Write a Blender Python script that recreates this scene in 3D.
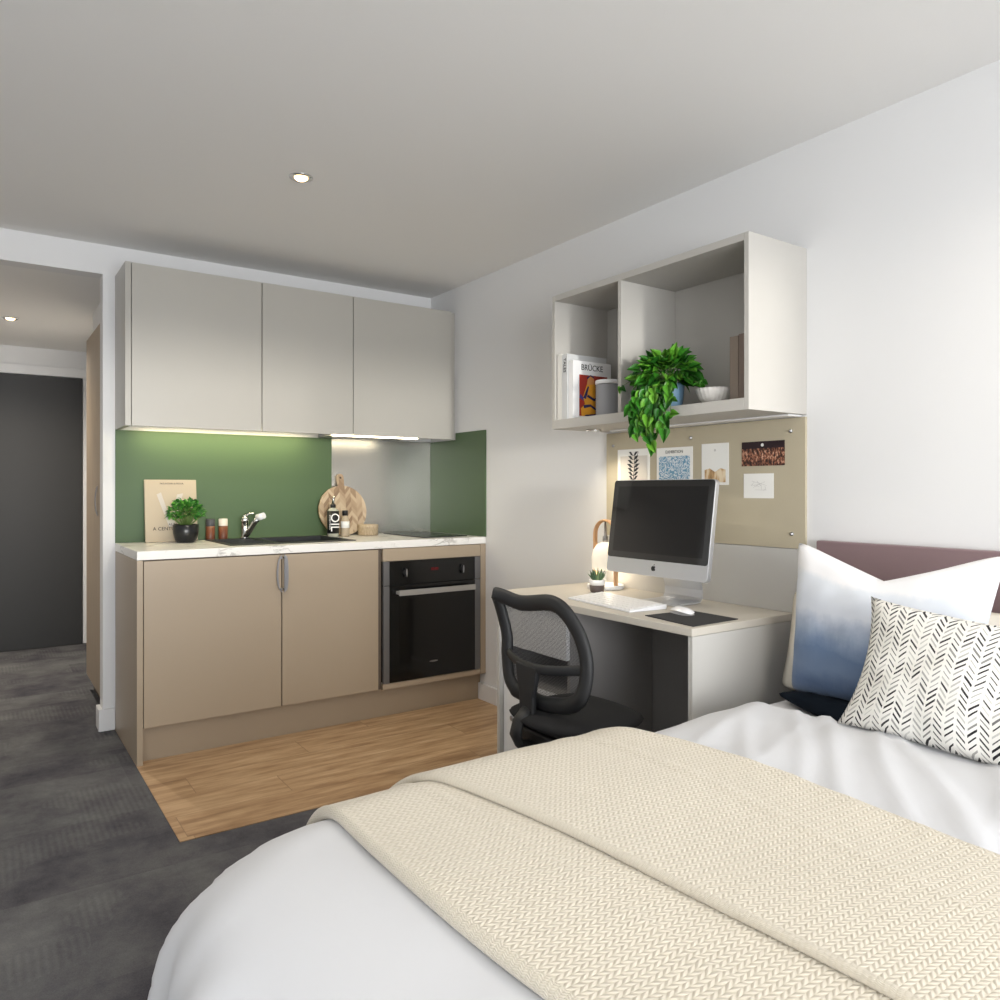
import bpy, bmesh, math, random
from math import sin, cos, pi, radians as R
from mathutils import Vector, Matrix, noise

for o in list(bpy.data.objects): bpy.data.objects.remove(o, do_unlink=True)
scn = bpy.context.scene
COL = scn.collection

# ------------------------------------------------------------------ camera
TH = 0.6055
FPX = 755.5
cam = bpy.data.objects.new('camera', bpy.data.cameras.new('camera'))
COL.objects.link(cam)
cam.location = (0, 0, 1.1616)
cam.rotation_euler = (R(90), 0, -TH)
cam.data.sensor_width = 36
cam.data.lens = 36 * FPX / 1000
cam.data.shift_y = -(500 - 489.05) / 1000
cam.data.clip_start = 0.02
scn.camera = cam

# ------------------------------------------------------------------ world, exposure, window light
scn.view_settings.view_transform = 'Standard'
scn.view_settings.look = 'None'
scn.view_settings.gamma = 1
scn.view_settings.exposure = 0.88
w = bpy.data.worlds.new('world'); scn.world = w; w.use_nodes = True
w.node_tree.nodes['Background'].inputs[0].default_value = (0.80, 0.88, 1.0, 1)
w.node_tree.nodes['Background'].inputs[1].default_value = 1.0

def area(name, loc, rot, sx, sy, power, color=(1, 1, 1), spread=180):
    l = bpy.data.lights.new(name, 'AREA'); l.shape = 'RECTANGLE'; l.size = sx; l.size_y = sy
    l.energy = power; l.color = color; l.spread = R(spread)
    o = bpy.data.objects.new(name, l); COL.objects.link(o)
    o.location = loc; o.rotation_euler = rot
    return o
YR = -2.6        # wall behind the camera, with the window
XL = -1.5        # left wall
SKY = area('window_daylight', (0.2, YR - 0.02, 1.25), (R(90), 0, 0), 2.9, 1.7, 104, (0.98, 0.99, 1.0))
sun = bpy.data.lights.new('sun', 'SUN'); sun.energy = 0.75; sun.angle = R(3); sun.color = (1, 0.97, 0.9)
so = bpy.data.objects.new('sun', sun); COL.objects.link(so)
so.rotation_euler = Vector((0.215, 1.0, -0.0316)).to_track_quat('-Z', 'Y').to_euler()

# ------------------------------------------------------------------ room measures (metres)
XW, YW, H = 2.30, 4.071, 2.336

# ------------------------------------------------------------------ materials
def lin(c):
    return tuple(((x / 255) / 12.92 if x / 255 <= 0.04045 else ((x / 255 + 0.055) / 1.055) ** 2.4) for x in c) + (1,)
def newmat(name):
    m = bpy.data.materials.new(name); m.use_nodes = True
    return m, m.node_tree, m.node_tree.nodes['Principled BSDF']
MATS = {}
def mat(name, rgb, rough=0.6, metal=0.0, emit=0.0, emitc=None, spec=0.5, alpha=1.0, sheen=0.0, coat=0.0):
    if name in MATS: return MATS[name]
    m, t, b = newmat(name)
    b.inputs['Base Color'].default_value = lin(rgb)
    b.inputs['Roughness'].default_value = rough
    b.inputs['Metallic'].default_value = metal
    b.inputs['Specular IOR Level'].default_value = spec
    b.inputs['Sheen Weight'].default_value = sheen
    b.inputs['Coat Weight'].default_value = coat
    if emit:
        b.inputs['Emission Color'].default_value = lin(emitc or rgb); b.inputs['Emission Strength'].default_value = emit
    MATS[name] = m
    return m
class E:
    """tiny expression wrapper over math nodes"""
    def __init__(s, t, sock): s.t, s.s = t, sock
    def op(s, o, *a):
        n = s.t.nodes.new('ShaderNodeMath'); n.operation = o
        for i, x in enumerate((s,) + a):
            if isinstance(x, E): s.t.links.new(x.s, n.inputs[i])
            else: n.inputs[i].default_value = x
        return E(s.t, n.outputs[0])
    def __add__(s, o): return s.op('ADD', o)
    def __sub__(s, o): return s.op('SUBTRACT', o)
    def __mul__(s, o): return s.op('MULTIPLY', o)
    def __truediv__(s, o): return s.op('DIVIDE', o)
    def fl(s): return s.op('FLOOR')
    def fr(s): return s.op('FRACT')
    def ab(s): return s.op('ABSOLUTE')
    def sn(s): return s.op('SINE')
    def lt(s, o): return s.op('LESS_THAN', o)
    def gt(s, o): return s.op('GREATER_THAN', o)
    def mn(s, o): return s.op('MINIMUM', o)
    def mx(s, o): return s.op('MAXIMUM', o)
    def pw(s, o): return s.op('POWER', o)
def coords(t, kind='Object'):
    n = t.nodes.new('ShaderNodeTexCoord'); x = t.nodes.new('ShaderNodeSeparateXYZ')
    t.links.new(n.outputs[kind], x.inputs[0])
    return E(t, x.outputs[0]), E(t, x.outputs[1]), E(t, x.outputs[2]), n.outputs[kind]
def worldpos(t):
    n = t.nodes.new('ShaderNodeNewGeometry'); x = t.nodes.new('ShaderNodeSeparateXYZ')
    t.links.new(n.outputs['Position'], x.inputs[0])
    return E(t, x.outputs[0]), E(t, x.outputs[1]), E(t, x.outputs[2]), n.outputs['Position']
def vec(t, x, y, z=0.0):
    n = t.nodes.new('ShaderNodeCombineXYZ')
    for i, v in enumerate((x, y, z)):
        if isinstance(v, E): t.links.new(v.s, n.inputs[i])
        else: n.inputs[i].default_value = v
    return n.outputs[0]
def nz(t, v, scale, detail=3, rough=0.5, out=0):
    n = t.nodes.new('ShaderNodeTexNoise'); n.inputs['Scale'].default_value = scale
    n.inputs['Detail'].default_value = detail; n.inputs['Roughness'].default_value = rough
    if v is not None: t.links.new(v, n.inputs['Vector'])
    return E(t, n.outputs[out])
def wn(t, v):
    n = t.nodes.new('ShaderNodeTexWhiteNoise'); t.links.new(v, n.inputs['Vector']); return E(t, n.outputs['Value'])
def ramp(t, f, stops, interp='LINEAR'):
    n = t.nodes.new('ShaderNodeValToRGB'); n.color_ramp.interpolation = interp
    e = n.color_ramp.elements
    while len(e) < len(stops): e.new(0.5)
    for k, (p, c) in enumerate(stops): e[k].position = p; e[k].color = lin(c)
    t.links.new(f.s, n.inputs[0]); return n.outputs[0]
def mixc(t, f, a, b):
    n = t.nodes.new('ShaderNodeMix'); n.data_type = 'RGBA'
    if isinstance(f, E): t.links.new(f.s, n.inputs[0])
    else: n.inputs[0].default_value = f
    for i, v in ((6, a), (7, b)):
        if isinstance(v, tuple): n.inputs[i].default_value = lin(v)
        else: t.links.new(v, n.inputs[i])
    return n.outputs[2]
def bump(t, b, h, strength=0.3, dist=0.002):
    n = t.nodes.new('ShaderNodeBump'); n.inputs['Strength'].default_value = strength; n.inputs['Distance'].default_value = dist
    t.links.new(h.s, n.inputs['Height']); t.links.new(n.outputs[0], b.inputs['Normal'])

def paint(name, rgb, rough=0.9):
    m, t, b = newmat(name); b.inputs['Base Color'].default_value = lin(rgb); b.inputs['Roughness'].default_value = rough
    b.inputs['Specular IOR Level'].default_value = 0.25
    p = worldpos(t)[3]; bump(t, b, nz(t, p, 180, 2), 0.06, 0.001); return m
M_wall = paint('wall_paint', (226, 226, 226))
M_ceil = paint('ceiling_paint', (234, 233, 231))
M_trimw = mat('white_gloss_trim', (228, 228, 228), 0.4)
M_upper = mat('greige_laminate', (172, 169, 162), 0.33)
M_lower = mat('taupe_laminate', (168, 152, 131), 0.38)
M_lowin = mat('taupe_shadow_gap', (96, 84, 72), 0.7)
M_shelf = mat('pale_grey_laminate', (186, 183, 177), 0.5)
M_desk = mat('desk_laminate', (200, 194, 183), 0.45)
M_deskside = mat('desk_side_laminate', (194, 192, 187), 0.5)
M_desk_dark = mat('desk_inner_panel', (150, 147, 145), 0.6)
M_green = mat('green_glass', (78, 98, 70), 0.45, spec=0.22)
M_chrome = mat('chrome', (225, 225, 225), 0.12, 1)
M_satin = mat('satin_steel', (165, 165, 168), 0.32, 1)
M_blackglass = mat('black_glass', (16, 17, 18), 0.12)
M_blackmatt = mat('black_matt', (22, 22, 24), 0.5)
M_sink = mat('black_composite', (34, 36, 38), 0.4)
M_hob = mat('hob_glass', (24, 27, 28), 0.2)
M_white = mat('white_plastic', (238, 238, 238), 0.35)
M_alu = mat('aluminium', (214, 216, 220), 0.3, 0.75)
M_paper = mat('paper_white', (240, 239, 234), 0.8)
M_ink = mat('black_ink', (28, 28, 30), 0.7)
M_chairblack = mat('chair_plastic', (31, 32, 34), 0.55)
M_chairfab = mat('chair_fabric', (26, 26, 28), 0.95)
M_head = mat('mauve_fabric', (128, 106, 108), 0.75, sheen=0.2)
M_cream = mat('cream_pillowcase', (232, 226, 214), 0.9)
M_greyp = mat('pale_grey_pillowcase', (222, 222, 224), 0.9)
M_soil = mat('soil', (52, 38, 28), 0.95)
M_terr = mat('dark_glaze', (24, 26, 28), 0.3)
M_door = None

def m_carpet():
    m, t, b = newmat('charcoal_carpet'); x, y, z, p = worldpos(t)
    tx = (x / 0.5).fl(); ty = (y / 0.25).fl()
    rnd = wn(t, vec(t, tx, ty, 3.0))
    n1 = nz(t, vec(t, x * 1.15, y * 1.0), 3.4, 5, 0.6)
    n2 = nz(t, p, 320, 2, 0.7)
    n3 = nz(t, p, 26, 4, 0.7)
    rib = ((x * 320.0).sn() * 0.5 + 0.5) * (nz(t, vec(t, x + 7.0, y * 1.6), 2.1, 1).gt(0.56))
    f = n1 * 1.0 - 0.12 + rnd * 0.16 + n3 * 0.22 + n2 * 0.35 - 0.24 + rib * 0.07
    c = ramp(t, f, [(0.25, (70, 68, 75)), (0.42, (88, 87, 91)), (0.62, (106, 106, 107)), (0.9, (128, 128, 127))])
    t.links.new(c, b.inputs['Base Color']); b.inputs['Roughness'].default_value = 1; b.inputs['Specular IOR Level'].default_value = 0.05
    bump(t, b, n2 + rib * 0.6, 0.5, 0.004); return m
def m_wood():
    m, t, b = newmat('oak_plank_floor'); x, y, z, p = worldpos(t)
    row = (y / 0.182 + 0.35).fl(); off = wn(t, vec(t, row, 1.0)) * 1.2
    col = ((x + off) / 1.22).fl(); rnd = wn(t, vec(t, row, col, 5.0))
    g = nz(t, vec(t, x * 1.3 + rnd * 9.0, y * 9.0 + rnd * 31.0), 2.6, 6, 0.62)
    g2 = nz(t, vec(t, x * 3.0 + rnd * 5.0, y * 90.0), 4.0, 3, 0.6)
    f = (g - 0.5) * 1.5 + 0.5 + (g2 - 0.5) * 0.22 + (rnd - 0.5) * 0.16
    c = ramp(t, f, [(0.15, (138, 104, 72)), (0.45, (178, 144, 107)), (0.7, (200, 168, 130)), (0.95, (218, 192, 156))])
    ey = ((y / 0.182 + 0.35).fr() - 0.5).ab().gt(0.494); ex = (((x + off) / 1.22).fr() - 0.5).ab().gt(0.4988)
    c = mixc(t, ey.mx(ex) * 0.45, c, (96, 70, 48))
    t.links.new(c, b.inputs['Base Color']); b.inputs['Roughness'].default_value = 0.42
    bump(t, b, g2, 0.08, 0.001); return m
def m_marble():
    m, t, b = newmat('white_marble_worktop'); x, y, z, p = worldpos(t)
    w_ = nz(t, p, 5, 4, 0.6)
    v = (nz(t, vec(t, x * 1.0 + w_ * 0.35, y, z * 3.0 + w_ * 0.3), 7, 5, 0.55) - 0.5).ab()
    msk = (nz(t, p, 6.5, 2) - 0.52) * 9.0
    f = ((v * -22.0 + 1.0).mx(0.0)) * (msk.mx(0.0).mn(1.0)) * 0.7
    c = mixc(t, f, (236, 234, 229), (150, 146, 138))
    t.links.new(c, b.inputs['Base Color']); b.inputs['Roughness'].default_value = 0.3; return m
def m_steel():
    m, t, b = newmat('brushed_steel'); x, y, z, p = worldpos(t)
    n = nz(t, vec(t, x * 2.0, y * 2.0, z * 300.0), 2.0, 2)
    b.inputs['Base Color'].default_value = lin((208, 207, 203)); b.inputs['Metallic'].default_value = 1.0
    b.inputs['Roughness'].default_value = 0.25; bump(t, b, n, 0.03, 0.0003); return m
def m_board():
    m, t, b = newmat('beige_felt'); x, y, z, p = worldpos(t)
    n = nz(t, p, 500, 2); n2 = nz(t, p, 8, 3)
    c = mixc(t, n * 0.5 + n2 * 0.3, (190, 180, 157), (176, 166, 142))
    t.links.new(c, b.inputs['Base Color']); b.inputs['Roughness'].default_value = 1; bump(t, b, n, 0.3, 0.001); return m
def m_woodgrain(name, a, bc, sx, sy, sz, rough=0.5):
    m, t, b = newmat(name); x, y, z, p = worldpos(t)
    n = nz(t, vec(t, x * sx, y * sy, z * sz), 3, 5, 0.6)
    t.links.new(ramp(t, n, [(0.3, a), (0.7, bc)]), b.inputs['Base Color']); b.inputs['Roughness'].default_value = rough; return m
M_carpet = m_carpet(); M_wood = m_wood(); M_marble = m_marble(); M_steel = m_steel(); M_board = m_board()
M_ward = m_woodgrain('wardrobe_wood', (150, 134, 114), (172, 155, 134), 30, 30, 1.5)
M_lampwood = m_woodgrain('beech', (196, 150, 108), (214, 172, 130), 20, 20, 4)
M_walnut = m_woodgrain('walnut', (88, 48, 30), (128, 74, 48), 60, 60, 8, 0.4)
M_bark = m_woodgrain('pale_carved_wood', (160, 140, 112), (204, 186, 158), 60, 60, 20)
def m_fabric(name, rgb, scale=700, sheen=0.15, strength=0.15):
    m, t, b = newmat(name); b.inputs['Base Color'].default_value = lin(rgb); b.inputs['Roughness'].default_value = 0.95
    b.inputs['Specular IOR Level'].default_value = 0.15; b.inputs['Sheen Weight'].default_value = sheen
    p = worldpos(t)[3]; bump(t, b, nz(t, p, scale, 2), strength, 0.0008); return m
M_duvet = m_fabric('duvet_cotton', (212, 213, 216))
M_sheet = m_fabric('sheet_cotton', (214, 214, 216))
def m_throw():
    m, t, b = newmat('cream_knitted_throw'); u, v, z, p = coords(t, 'UV')
    per = 0.0160; amp = 0.0062; row = 0.0078
    u, v = v, u
    zig = ((u / per).fr() - 0.5).ab() * 2.0
    ph = (v + zig * amp) / row
    ridge = (ph * 6.2832).sn() * 0.5 + 0.5
    seam = (((u / (per * 0.5)).fr() - 0.5).ab() * 2.0).pw(3.0)
    h = ridge.pw(0.8) - seam * 0.55 + nz(t, vec(t, u, v), 260, 2) * 0.25
    c = mixc(t, (h * 0.8 + 0.1).mx(0.0).mn(1.0), (206, 197, 178), (221, 213, 197))
    t.links.new(c, b.inputs['Base Color']); b.inputs['Roughness'].default_value = 1; b.inputs['Specular IOR Level'].default_value = 0.15
    b.inputs['Sheen Weight'].default_value = 0.3
    bump(t, b, h, 0.42, 0.0026); return m
M_throw = m_throw()
def m_ombre():
    m, t, b = newmat('dip_dyed_cushion'); u, v, z, p = coords(t, 'UV')
    n = nz(t, vec(t, u, v), 5, 5, 0.6); n2 = nz(t, vec(t, u * 3.0, v * 0.8), 7, 4, 0.6)
    nf = nz(t, vec(t, u * 60.0, v * 60.0), 5, 2)
    f = v + (n - 0.5) * 0.16 + (n2 - 0.5) * 0.07 + (u - 0.25) * 0.10 + 0.045
    c = ramp(t, f, [(0.0, (104, 124, 154)), (0.12, (84, 106, 140)), (0.22, (108, 128, 158)), (0.33, (98, 120, 152)), (0.40, (126, 145, 174)), (0.50, (172, 184, 204)), (0.58, (212, 218, 229)), (0.80, (222, 227, 234)), (0.86, (240, 240, 242))])
    t.links.new(c, b.inputs['Base Color']); b.inputs['Roughness'].default_value = 0.95; b.inputs['Sheen Weight'].default_value = 0.2
    bump(t, b, nf, 0.12, 0.001); return m
def m_herring():
    m, t, b = newmat('brush_stroke_herringbone'); u, v, z, p = coords(t, 'UV')   # uv in metres
    wob = (nz(t, vec(t, u, v), 9, 2) - 0.5) * 0.012
    U = (u + wob) / 0.0245; c = U.fl(); fu = U.fr()
    par = (c / 2.0).fr().gt(0.25)                      # 0 / 1 alternating columns
    sg = par * 2.0 - 1.0
    V = (v + (fu - 0.5) * sg * 0.024 + wn(t, vec(t, c, 1.0)) * 0.004) / 0.0145
    r = V.fl(); fv = V.fr()
    rnd = wn(t, vec(t, c, r, 2.0)); rnd2 = wn(t, vec(t, c, r, 9.0))
    wid = rnd2 * 0.13 + 0.10
    inside = ((fv - 0.5).ab().lt(wid)) * ((fu - 0.5).ab().lt(rnd2 * 0.07 + 0.34))
    dark = (rnd * 1.6 + 0.25).mn(1.0)
    col = mixc(t, inside * dark, (238, 236, 230), (30, 30, 33))
    t.links.new(col, b.inputs['Base Color']); b.inputs['Roughness'].default_value = 0.95
    bump(t, b, nz(t, p, 500, 2), 0.12, 0.001); return m
M_ombre = m_ombre(); M_herr = m_herring()
def m_mesh():
    m, t, b = newmat('black_woven_mesh'); u, v, z, p = coords(t, 'UV')
    g = (((u / 0.0042).fr() - 0.5).ab().gt(0.30)).mx(((v / 0.0042).fr() - 0.5).ab().gt(0.33))
    b.inputs['Base Color'].default_value = lin((40, 40, 42)); b.inputs['Roughness'].default_value = 0.7
    tr = t.nodes.new('ShaderNodeBsdfTransparent'); mx = t.nodes.new('ShaderNodeMixShader')
    t.links.new(g.s, mx.inputs[0]); t.links.new(tr.outputs[0], mx.inputs[1]); t.links.new(b.outputs[0], mx.inputs[2])
    t.links.new(mx.outputs[0], t.nodes['Material Output'].inputs[0]); return m
M_meshback = m_mesh()
def m_leaf(name, dark, mid, light):
    m, t, b = newmat(name); g = t.nodes.new('ShaderNodeNewGeometry')
    c = ramp(t, E(t, g.outputs['Random Per Island']), [(0.0, dark), (0.5, mid), (1.0, light)])
    t.links.new(c, b.inputs['Base Color']); b.inputs['Roughness'].default_value = 0.42
    b.inputs['Subsurface Weight'].default_value = 0.0
    return m
M_pothos = m_leaf('pothos_leaf', (28, 82, 20), (54, 122, 30), (104, 162, 50))
M_basil = m_leaf('basil_leaf', (32, 88, 30), (58, 130, 44), (104, 168, 66))
M_succ = m_leaf('succulent_leaf', (56, 84, 58), (82, 112, 74), (126, 148, 104))
M_stem = mat('stem', (96, 122, 60), 0.6)

# ------------------------------------------------------------------ mesh helpers
class MB:
    def __init__(s): s.v = []; s.f = []; s.uv = {}; s.sm = set()
    def add(s, vs, fs, uvs=None, smooth=False):
        k = len(s.v); s.v += [Vector(q) for q in vs]
        for f in fs:
            if smooth: s.sm.add(len(s.f))
            s.f.append([i + k for i in f])
        if uvs:
            for i, q in enumerate(uvs): s.uv[i + k] = q
        return s
    def box(s, x0, x1, y0, y1, z0, z1):
        return s.add([(x0, y0, z0), (x1, y0, z0), (x1, y1, z0), (x0, y1, z0), (x0, y0, z1), (x1, y0, z1), (x1, y1, z1), (x0, y1, z1)],
                     [(0, 3, 2, 1), (4, 5, 6, 7), (0, 1, 5, 4), (1, 2, 6, 5), (2, 3, 7, 6), (3, 0, 4, 7)])
    def lathe(s, c, prof, n=32, ax='z', smooth=True):
        c = Vector(c); vs = []; fs = []
        for r, h in prof:
            for k in range(n):
                a = 2 * pi * k / n; x, y = r * cos(a), r * sin(a)
                q = {'z': (x, y, h), 'y': (x, h, y), 'x': (h, x, y)}[ax]
                vs.append(c + Vector(q))
        for j in range(len(prof) - 1):
            for k in range(n):
                a, b_ = j * n + k, j * n + (k + 1) % n
                fs.append((a, b_, b_ + n, a + n))
        s.add(vs, fs, smooth=smooth)
        if prof[0][0] > 1e-6: s.add(vs[:n], [tuple(range(n))[::-1]])
        if prof[-1][0] > 1e-6: s.add(vs[-n:], [tuple(range(n))])
        return s
    def tube(s, pts, r, n=12, closed=False, flat=None):
        """sweep; flat=(a,b,dir) gives an elliptical section, a across dir x tangent, b along dir"""
        pts = [Vector(p) for p in pts]; m = len(pts); vs = []; fs = []
        up0 = Vector((0, 0, 1)); prev = None
        for i, p in enumerate(pts):
            if closed: tg = (pts[(i + 1) % m] - pts[i - 1]).normalized()
            else: tg = (pts[min(i + 1, m - 1)] - pts[max(i - 1, 0)]).normalized()
            if flat: u = Vector(flat[2])
            elif prev is None: u = up0 if abs(tg.dot(up0)) < 0.9 else Vector((1, 0, 0))
            else: u = prev
            u = (u - tg * u.dot(tg)).normalized(); prev = u
            v = tg.cross(u)
            rr = r[i] if isinstance(r, (list, tuple)) else r
            a, b_ = (flat[0], flat[1]) if flat else (rr, rr)
            for k in range(n):
                an = 2 * pi * k / n; vs.append(p + v * (a * cos(an)) + u * (b_ * sin(an)))
        for i in range(m if closed else m - 1):
            j = (i + 1) % m
            for k in range(n):
                fs.append((i * n + k, i * n + (k + 1) % n, j * n + (k + 1) % n, j * n + k))
        s.add(vs, fs, smooth=True)
        if not closed: s.add(vs[:n], [tuple(range(n))[::-1]]); s.add(vs[-n:], [tuple(range(n))])
        return s
    def prism(s, pts2, o, ax, ay, az, smooth=False):
        """extrude a 2D outline: o + x*ax + y*ay, depth vector az"""
        o, ax, ay, az = Vector(o), Vector(ax), Vector(ay), Vector(az); n = len(pts2)
        a = [o + ax * x + ay * y for x, y in pts2]; b_ = [q + az for q in a]
        s.add(a + b_, [tuple(range(n))[::-1], tuple(range(n, 2 * n))])
        s.add(a + b_, [(k, (k + 1) % n, (k + 1) % n + n, k + n) for k in range(n)], smooth=smooth)
        return s
    def grid(s, fn, nu, nv, uvf=None, close_u=False):
        vs = []; fs = []; uv = []
        for j in range(nv + 1):
            for i in range(nu + 1):
                vs.append(fn(i / nu, j / nv)); uv.append(uvf(i / nu, j / nv) if uvf else (i / nu, j / nv))
        for j in range(nv):
            for i in range(nu):
                a = j * (nu + 1) + i; fs.append((a, a + 1, a + nu + 2, a + nu + 1))
        return s.add(vs, fs, uv, smooth=True)
    def sphere(s, c, rx, ry=None, rz=None, n=16, m=10):
        ry = ry or rx; rz = rz or rx; c = Vector(c); vs = []; fs = []
        for j in range(m + 1):
            a = pi * j / m
            for k in range(n):
                b_ = 2 * pi * k / n; vs.append(c + Vector((rx * sin(a) * cos(b_), ry * sin(a) * sin(b_), rz * cos(a))))
        for j in range(m):
            for k in range(n):
                fs.append((j * n + k, (j + 1) * n + k, (j + 1) * n + (k + 1) % n, j * n + (k + 1) % n))
        return s.add(vs, fs, smooth=True)
    def build(s, name, m, parent=None, bevel=0, seg=2, solid=0, sub=0, weld=True):
        off = Vector((0, 0, 0))
        if parent is not None:
            off = Vector(parent.get('_w', parent.location))
        me = bpy.data.meshes.new(name)
        me.from_pydata([v - off for v in s.v], [], s.f)
        if s.uv:
            l = me.uv_layers.new(name='UVMap')
            for lp in me.loops: l.data[lp.index].uv = s.uv.get(lp.vertex_index, (0, 0))
        for i, p in enumerate(me.polygons): p.use_smooth = i in s.sm
        if weld:
            bm = bmesh.new(); bm.from_mesh(me); bmesh.ops.remove_doubles(bm, verts=bm.verts, dist=1e-6)
            bmesh.ops.recalc_face_normals(bm, faces=bm.faces); bm.to_mesh(me); bm.free()
        me.materials.append(m)
        o = bpy.data.objects.new(name, me); COL.objects.link(o)
        if parent is not None: o.parent = parent; o['_w'] = tuple(off)
        else: o['_w'] = (0.0, 0.0, 0.0)
        if bevel:
            b_ = o.modifiers.new('bevel', 'BEVEL'); b_.width = bevel; b_.segments = seg; b_.limit_method = 'ANGLE'; b_.angle_limit = R(35)
        if solid:
            b_ = o.modifiers.new('solid', 'SOLIDIFY'); b_.thickness = solid; b_.offset = -1
        if sub:
            b_ = o.modifiers.new('sub', 'SUBSURF'); b_.levels = sub; b_.render_levels = sub
        return o
def B(*a): return MB().box(*a)
def tag(o, label, cat, group=None):
    o['label'] = label; o['category'] = cat
    if group: o['group'] = group
    return o
def thing(name, label, cat, loc, group=None):
    o = bpy.data.objects.new(name, None); COL.objects.link(o); o.location = loc; o['_w'] = tuple(loc)
    o.empty_display_size = 0.05
    return tag(o, label, cat, group)
def struct(o): o['kind'] = 'structure'; return o
def lab(o, l): o['label'] = l; return o
def text_mb(body, size, origin, right, up, depth=0.0008, align='CENTER', squeeze=1.0):
    c = bpy.data.curves.new('t', 'FONT'); c.body = body; c.size = size; c.extrude = depth / 2; c.align_x = align; c.align_y = 'CENTER'
    c.resolution_u = 3
    o = bpy.data.objects.new('t', c); COL.objects.link(o)
    bpy.context.view_layer.update()
    me = bpy.data.meshes.new_from_object(o.evaluated_get(bpy.context.evaluated_depsgraph_get()))
    r, u = Vector(right).normalized(), Vector(up).normalized(); n = r.cross(u)
    mb = MB(); mb.add([Vector(origin) + r * v.co.x * squeeze + u * v.co.y + n * (v.co.z + depth / 2) for v in me.vertices], [tuple(p.vertices) for p in me.polygons])
    bpy.data.objects.remove(o); bpy.data.curves.remove(c); bpy.data.meshes.remove(me)
    return mb

# ================================================================== THE ROOM
T = 0.10
XJ = 0.497                       # right edge of the hall opening
XHL = -0.62                      # left edge of the hall opening
YH = 6.48                        # far end of the hall
ZH = 2.195                       # hall ceiling
struct(B(XL, XW, YR, YH, -0.12, -0.002).build('floor', M_carpet))
struct(B(0.549, XW, 2.644, YW, -0.0015, 0.001).build('floor', M_wood))
struct(B(XL - T, XW + T, YR - T, YW + T, H, H + 0.1).build('ceiling', M_ceil))
struct(B(XHL, 1.2, YW + T, YH + T, ZH, ZH + 0.1).build('ceiling', M_ceil)) 
struct(B(XW, XW + T, YR - T, YW + T, -0.12, H).build('wall_right', M_wall))
struct(B(XL - T, XL, YR - T, YW + T, -0.12, H).build('wall_left', M_wall))
wb = MB(); wb.box(XJ, XW, YW, YW + T, -0.12, H); wb.box(XL, XHL, YW, YW + T, -0.12, H); wb.box(XHL, XJ, YW, YW + T, ZH, H)
struct(wb.build('wall_back', M_wall))
# rear wall with the window opening
WX0, WX1, WZ0, WZ1 = -1.0, 1.35, 0.25, 2.05
wr = MB(); wr.box(XL, WX0, YR - T, YR, -0.12, H); wr.box(WX1, XW, YR - T, YR, -0.12, H)
wr.box(WX0, WX1, YR - T, YR, -0.12, WZ0); wr.box(WX0, WX1, YR - T, YR, WZ1, H)
struct(wr.build('wall_rear', M_wall))
win = struct(bpy.data.objects.new('window_1', None)); COL.objects.link(win); win.location = (0.175, YR, WZ0); win['_w'] = tuple(win.location)
fr = MB()
for a in (WX0, (WX0 + WX1) / 2 - 0.025, WX1 - 0.05): fr.box(a, a + 0.05, YR - 0.08, YR - 0.03, WZ0, WZ1)
for a in (WZ0, WZ1 - 0.05): fr.box(WX0 + 0.05, WX1 - 0.05, YR - 0.08, YR - 0.03, a, a + 0.05)
fr.build('window_frame', mat('window_grey', (90, 92, 95), 0.5), win)
SKY.location = ((WX0 + WX1) / 2, YR - 0.12, (WZ0 + WZ1) / 2); SKY.data.size = WX1 - WX0; SKY.data.size_y = WZ1 - WZ0
struct(B(-4.5, 4.5, YR - 1.6, YR - 1.5, -0.12, 1.17).build('wall_sun_blocker', M_wall))  # unseen wall added outside to block the low sun below the window top
# hall shell
struct(B(XHL - T, XHL, YW + T, YH + T, -0.12, ZH).build('wall_hall_left', M_wall))
struct(B(XHL, 1.2, YH, YH + T, -0.12, ZH).build('wall_hall_end', M_wall))
struct(B(0.70, 0.80, 5.02, YH, -0.12, ZH).build('wall_hall_right', M_wall))
struct(B(0.56, 1.2, YW + T, 5.02, 2.05, ZH - 0.001).build('wall_hall_bulkhead', M_wall))
# dark entrance door with white architrave
m, t, b = newmat('dark_door'); x, y, z, p = worldpos(t); b.inputs['Base Color'].default_value = lin((42, 42, 42)); b.inputs['Roughness'].default_value = 0.5
M_door = m
dr = struct(B(-0.30, 0.652, YH - 0.03, YH - 0.002, 0.0, 1.991).build('door_1', M_door, bevel=0.002))
hd = MB(); hd.lathe((-0.22, YH - 0.05, 1.0), [(0.025, 0.02), (0.025, 0.012), (0.01, 0.01), (0.01, -0.03)], 16, 'y'); hd.box(-0.23, -0.10, YH - 0.09, YH - 0.075, 0.99, 1.01)
hd.build('door_handle', M_satin, dr)
ar = MB(); ar.box(-0.37, 0.70, YH - 0.02, YH - 0.001, 1.995, 2.062); ar.box(0.655, 0.699, YH - 0.02, YH - 0.001, 0.0, 1.995); ar.box(-0.37, -0.303, YH - 0.02, YH - 0.001, 0.0, 1.995)
struct(ar.build('trim_1', M_trimw, bevel=0.002))
# baseboards
BH = 0.105
bb = MB(); bb.box(0.479, 0.5485, YW - 0.016, YW - 0.0005, 0.0, BH); bb.box(0.479, XJ - 0.0005, YW - 0.0005, YW + T, 0.0, BH)
struct(bb.build('baseboard_back', M_trimw, bevel=0.003))
struct(B(XW - 0.016, XW - 0.0005, 2.60, 3.515, 0.0, BH - 0.015).build('baseboard_right', M_trimw, bevel=0.003))
struct(B(XL + 0.0005, XL + 0.016, YR, YW, 0, BH).build('baseboard_left', M_trimw, bevel=0.003))
struct(B(XL + 0.016, XW, YR + 0.0005, YR + 0.016, 0, BH).build('baseboard_rear', M_trimw, bevel=0.003))

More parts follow.
